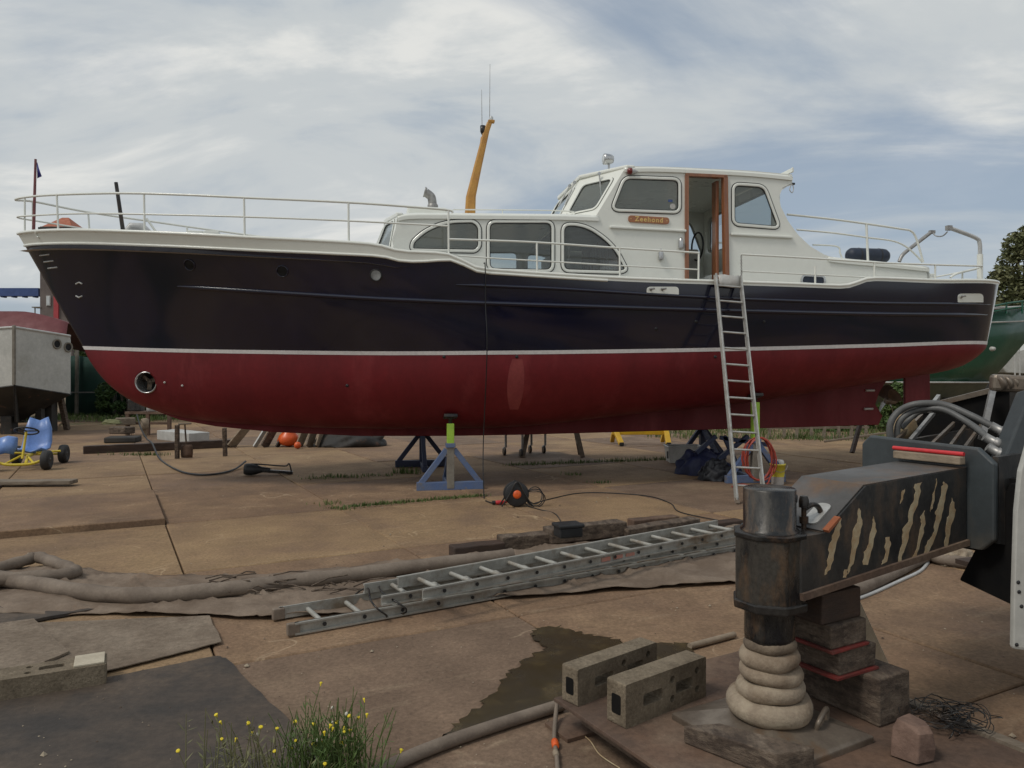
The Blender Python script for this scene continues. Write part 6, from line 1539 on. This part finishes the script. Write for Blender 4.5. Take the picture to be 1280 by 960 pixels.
# hydraulic hoses
def hose(pts, r=.016, m=M['hose'], name='hydraulic_hose'): b = MB(); b.tube(smoothpath(pts, 8), r, 8); return b.build(name, m, cr)
gh = mat('grey_hydraulic_hose', (.12, .12, .115), (.085, .083, .08), 8, .5)
hose([P(1113, 550, 4.4), P(1113, 530, 4.4), P(1124, 514, 4.4), P(1146, 505, 4.35), P(1180, 506, 4.3), P(1215, 520, 4.2), P(1250, 538, 4.1)], .020, gh)
hose([P(1121, 550, 4.42), P(1124, 528, 4.4), P(1142, 514, 4.38), P(1175, 511, 4.3), P(1205, 525, 4.2), P(1232, 545, 4.05), P(1246, 565, 3.95)], .018, gh)
hose([P(1127, 535, 4.45), P(1150, 515, 4.45), P(1185, 515, 4.4), P(1210, 530, 4.3), P(1242, 552, 4.0)], .015, gh)
for p in (P(1250, 538, 4.1), P(1246, 565, 3.95), P(1242, 552, 4.0)): b = MB(); b.lathe(p, [(.024, -.05), (.024, .0), (.03, .002), (.03, .03), (.02, .05)], 10, (.8, -.3, -.5)); b.build('hose_coupling', M['galv'], cr)
b = MB(); b.lathe(P(1129, 533, 4.5), [(.03, -.02), (.07, -.02), (.075, .02), (.03, .02)], 16, (0, -1, .1)); b.build('sheave', M['bare'], cr)
# diagonal arm, body, wheel, mudguard
b = MB(); b.bar(P(1243, 612, 3.9), P(1290, 492, 4.0), .13, .09, (1, 0, 0)); b.build('diagonal_arm', M['cranegrey'], cr, bevel=.01)
b = MB(); b.lathe(P(1246, 617, 3.85), [(.02, -.03), (.028, -.02), (.028, .02), (.001, .03)], 12, (0, -1, 0)); b.build('arm_bolt', M['bare'], cr)
b = MB(); b.bar(P(1238, 478, 4.5), P(1310, 482, 4.4), .10, .10); b.build('boom_foot', M['pad'], cr, bevel=.02)
for x in (1250, 1258, 1266): b = MB(); b.lathe(P(x, 479, 4.45), [(.02, -.01), (.045, -.01), (.045, .01), (.02, .01)], 14, (1, .1, .3)); b.build('hose_clamp', M['pad'], cr)
b = MB(); b.prism([C(1.40, -.40, .82), C(1.40, -.40, 1.22), C(1.40, 2.4, 1.22), C(1.40, 2.4, .82)], U*1.6); b.build('chassis', M['blackshade'], cr, bevel=.02)
b = MB(); b.prism([C(1.36, .05, .66), C(1.36, .30, 1.2), C(1.36, 1.6, 1.2), C(1.36, 1.6, .78), C(1.36, .3, .60)], U*.3); b.build('chassis_bracket', M['blackshade'], cr, bevel=.01)
wc_ = C(1.50, .67, .84); b = MB(); b.lathe(wc_, [(.20, -.13), (.34, -.14), (.40, -.12), (.43, -.06), (.435, 0), (.43, .06), (.40, .12), (.34, .14), (.20, .13)], 40, -U); wh = b.build('wheel', M['tyre'], cr)
b = MB(); b.lathe(wc_, [(.001, .06), (.1, .08), (.18, .10), (.21, .135)], 28, -U); b.build('rim', M['pad'], wh)
b = MB(); q = [(1271, 640), (1276, 590), (1290, 540), (1340, 540), (1340, 822), (1267, 812), (1268, 740)]; b.prism([P(x, y, 3.28) for x, y in q], (.0, .03, 0)); mg = b.build('white_panel', M['greywhite'], cr, bevel=.01)
for px, py in ((1273, 728), (1274, 740), (1277, 758), (1271, 806)): b = MB(); b.lathe(P(px, py, 3.279), [(.009, 0), (.001, .005)], 8, (0, -1, 0)); b.build('bolt', M['black'], mg)
# timbers stacked under the beam
def cblock(name, label, l0, l1, w0, w1, z0, z1, m, tilt=0.0, seed=1, cat='timber', bev=.008):
    r = random.Random(seed); n = 5; rows = []
    for i in range(n+1):
        y = w0 + (w1-w0)*i/n; rows.append([C(l, y, z_) + Vector((r.uniform(-1, 1), r.uniform(-1, 1), r.uniform(-.3, .3)))*.003 + U*(tilt*(y-w0)) for l, z_ in ((l0, z0), (l1, z0), (l1, z1), (l0, z1))])
    b = MB(); b.grid(rows, False, True); b.add(rows[0], [(3, 2, 1, 0)]); b.add(rows[-1], [(0, 1, 2, 3)]); o = b.build(name, m, None, bevel=bev, weld=True)
    return tag(o, label, cat)
cblock('timber_baulk', 'big dark square timber at the bottom of the stack under the outrigger beam', .44, .66, -.42, .23, zP+.002, .385, M['timber'], 0, 1)
cblock('timber_baulk', 'grey timber with red edge third from the top under the outrigger beam', .26, .52, -.25, .14, .400, .505, M['timber'], .06, 2)
cblock('timber_baulk', 'grey timber with red edge second from the top under the outrigger beam', .25, .50, -.25, .13, .520, .625, M['timber'], -.03, 3)
cblock('timber_baulk', 'brown timber topmost in the stack under the outrigger beam', .20, .47, -.22, .11, .627, .765, M['darkwood'], .03, 4)
cblock('red_board', 'thin red board under the third timber of the stack', .24, .53, -.27, .15, .386, .399, M['redwood'], .05, 5, 'board', .002)
cblock('red_board', 'thin red board under the second timber of the stack', .23, .49, -.24, .145, .506, .519, M['redwood'], 0, 6, 'board', .002)
# wedge timber in front of the pad
A0 = [C(-.41, -.10, zP+.002), C(-.30, .30, zP+.002), C(-.13, .34, zP+.002), C(-.26, -.04, zP+.002)]
b = MB(); t_ = [p + Z*h for p, h in zip(A0, (.075, .10, .10, .075))]; b.add(A0 + t_, [(3, 2, 1, 0), (4, 5, 6, 7), (0, 1, 5, 4), (1, 2, 6, 5), (2, 3, 7, 6), (3, 0, 4, 7)])
tag(b.build('timber_offcut', M['timber'], bevel=.006), 'grey brown timber offcut leaning on the front of the jack pad', 'offcut')
# broken brick
r_ = random.Random(3); b = MB(); rows = []
for z_, k in ((0, 1), (.05, 1.03), (.11, .92), (.14, .68)): rows.append([C(.33 + k*x*.075 + r_.uniform(-.008, .008), .45 + k*y*.075 + r_.uniform(-.008, .008), zP + .002 + z_ + r_.uniform(0, .012)) for x, y in ((-1, -.6), (-.2, -1), (.8, -.7), (1, .4), (.3, 1), (-.8, .8))])
b.grid(rows, False, True); b.add(rows[-1], [tuple(range(6))]); tag(b.build('broken_brick', mat('broken_brick', (.20, .125, .092), (.13, .08, .06), 9, .9, bump=.5, bscale=50), bevel=.006), 'pinkish broken brick on the rusty mat at the bottom edge', 'brick')
# tangled wire
b = MB(); r_ = random.Random(14)
for k in range(26):
    c_ = C(.72 + r_.uniform(-.08, .10), .36 + r_.uniform(-.08, .08), zP + .02); R_ = r_.uniform(.03, .10); ph = r_.uniform(0, 6)
    pts = [c_ + Vector((R_*1.4*math.cos(a+ph), R_*math.sin(a+ph), .02 + .02*math.sin(a*2+ph) + .02*r_.random())) for a in [j*.5 for j in range(13)]]
    b.tube(smoothpath(pts, 3), .0022, 4)
for k in range(8):
    a_ = C(.72, .36, zP+.03) + Vector((r_.uniform(-.05, .05), r_.uniform(-.05, .05), 0)); e_ = G(1235 - k*7, 905 + k*3, zP) + Vector((0, 0, .01)); b.tube(smoothpath([a_, a_.lerp(e_, .4) + Vector((0, -.03-.008*k, .02)), a_.lerp(e_, .8) + Vector((0, -.04, .01)), e_], 6), .0025, 4)
tag(b.build('wire_tangle', M['blackmetal']), 'tangle of thin dark wire lying by the big timber', 'wire')
# leaning plank, pipes and lying hose
b = MB(); b.bar(G(1106, 836), P(1062, 742, 4.25), .025, .065, (1, .2, 0)); tag(b.build('leaning_plank', M['palewood'], bevel=.004), 'narrow pale plank leaning behind the timber stack', 'plank')
def pipe(name, label, pix, r, m, cat, z=None, sub=6):
    b = MB(); b.tube(smoothpath([G(px, py) + Vector((0, 0, r if z is None else z)) for px, py in pix], sub), r, 12); return tag(b.build(name, m), label, cat)
pipe('grey_pipe', 'grey plastic pipe running off the bottom edge towards the rusty mat', [(440, 990), (520, 951), (600, 921), (690, 892), (704, 888)], .030, M['hose'], 'pipe', sub=3)
pipe('ground_hose', 'thick dusty hose lying on the slabs behind the outrigger beam', [(1050, 753), (1080, 742), (1120, 722), (1160, 702), (1175, 706), (1220, 712), (1260, 705), (1300, 700)], .055, M['hose'], 'hose')
pipe('ground_hose', 'thin grey hose beside the thick one behind the outrigger beam', [(1060, 755), (1090, 744), (1125, 728), (1150, 716), (1160, 705)], .014, M['greypaint'], 'hose')
heap('rag', 'pale crumpled rag on the hose behind the outrigger beam', 'rag', G(1196, 706), (.16, .12, .17), M['rope'], 22, fold=.6)
b = MB(); b.box(P(1235, 707, 6.4) + Vector((0, 0, .03)), (.45, .25, .04), .35); tag(b.build('dark_board', M['darkwood'], bevel=.004), 'dark board lying beside the crane wheel', 'board')
hs = thing('air_hose', 'short rubber hose with orange coupling hanging at the mat corner', 'hose', G(695, 930))
b = MB(); b.tube(smoothpath([G(697, 898) + Vector((0, 0, .10)), G(694, 912) + Vector((0, 0, .04)), G(693, 930) + Vector((0, 0, .015)), G(696, 950) + Vector((0, 0, .015)), G(698, 985) + Vector((0, 0, .015))], 6), .011, 8); b.build('tube', M['hose'], hs)
A = G(694, 934) + Vector((0, 0, .016)); b = MB(); b.lathe(A, [(.014, -.03), (.018, -.02), (.018, .02), (.014, .03)], 12, (.05, -1, 0)); b.build('coupling', M['orange'], hs)
A = G(695, 947) + Vector((0, 0, .016)); b = MB(); b.lathe(A, [(.013, -.025), (.016, 0), (.012, .02)], 12, (.1, -1, 0)); b.build('sleeve', M['rope'], hs)
cable('loose_string', 'thin yellowish string trailing along the ground beside the rusty mat', [G(705, 905)+Vector((0, 0, .006)), G(735, 925)+Vector((0, 0, .006)), G(750, 945)+Vector((0, 0, .006)), G(775, 962)+Vector((0, 0, .006))], .003, M['bare'], 'string')
pipe('pale_batten', 'pale batten lying behind the concrete blocks towards the crane jack', [(862, 812), (918, 797)], .02, M['timberlight'], 'batten', sub=2)

# grit, chips and leaf bits strewn over the slabs
b = MB(); r_ = random.Random(31)
for k in range(1500):
    y = 2.6 + 8.5*r_.random()**1.3; x = r_.uniform(-.75, .75)*y; s_ = r_.uniform(.002, .007)*(1 + (r_.random() < .06)*1.8)
    a = r_.uniform(0, 6.28); ca, sa = math.cos(a)*s_, math.sin(a)*s_; c_ = Vector((x, y, .0165 if (y < 4.5 and x < -1.0-(y-3)*.25) else .004)); h = s_*r_.uniform(.4, 1)
    b.add([c_ + Vector((ca, sa, 0)), c_ + Vector((-sa, ca, 0)), c_ + Vector((-ca*.8, -sa*.8, 0)), c_ + Vector((sa, -ca, 0)), c_ + Vector((ca*.2, sa*.1, h))], [(0, 1, 4), (1, 2, 4), (2, 3, 4), (3, 0, 4)])
o = b.build('yard_litter', mat('grit', (.34, .28, .2), (.10, .07, .05), 3, .9, lo=.45, hi=.55), None, fix=False); o['kind'] = 'stuff'; o['label'] = 'grit and small chips strewn over the slabs'
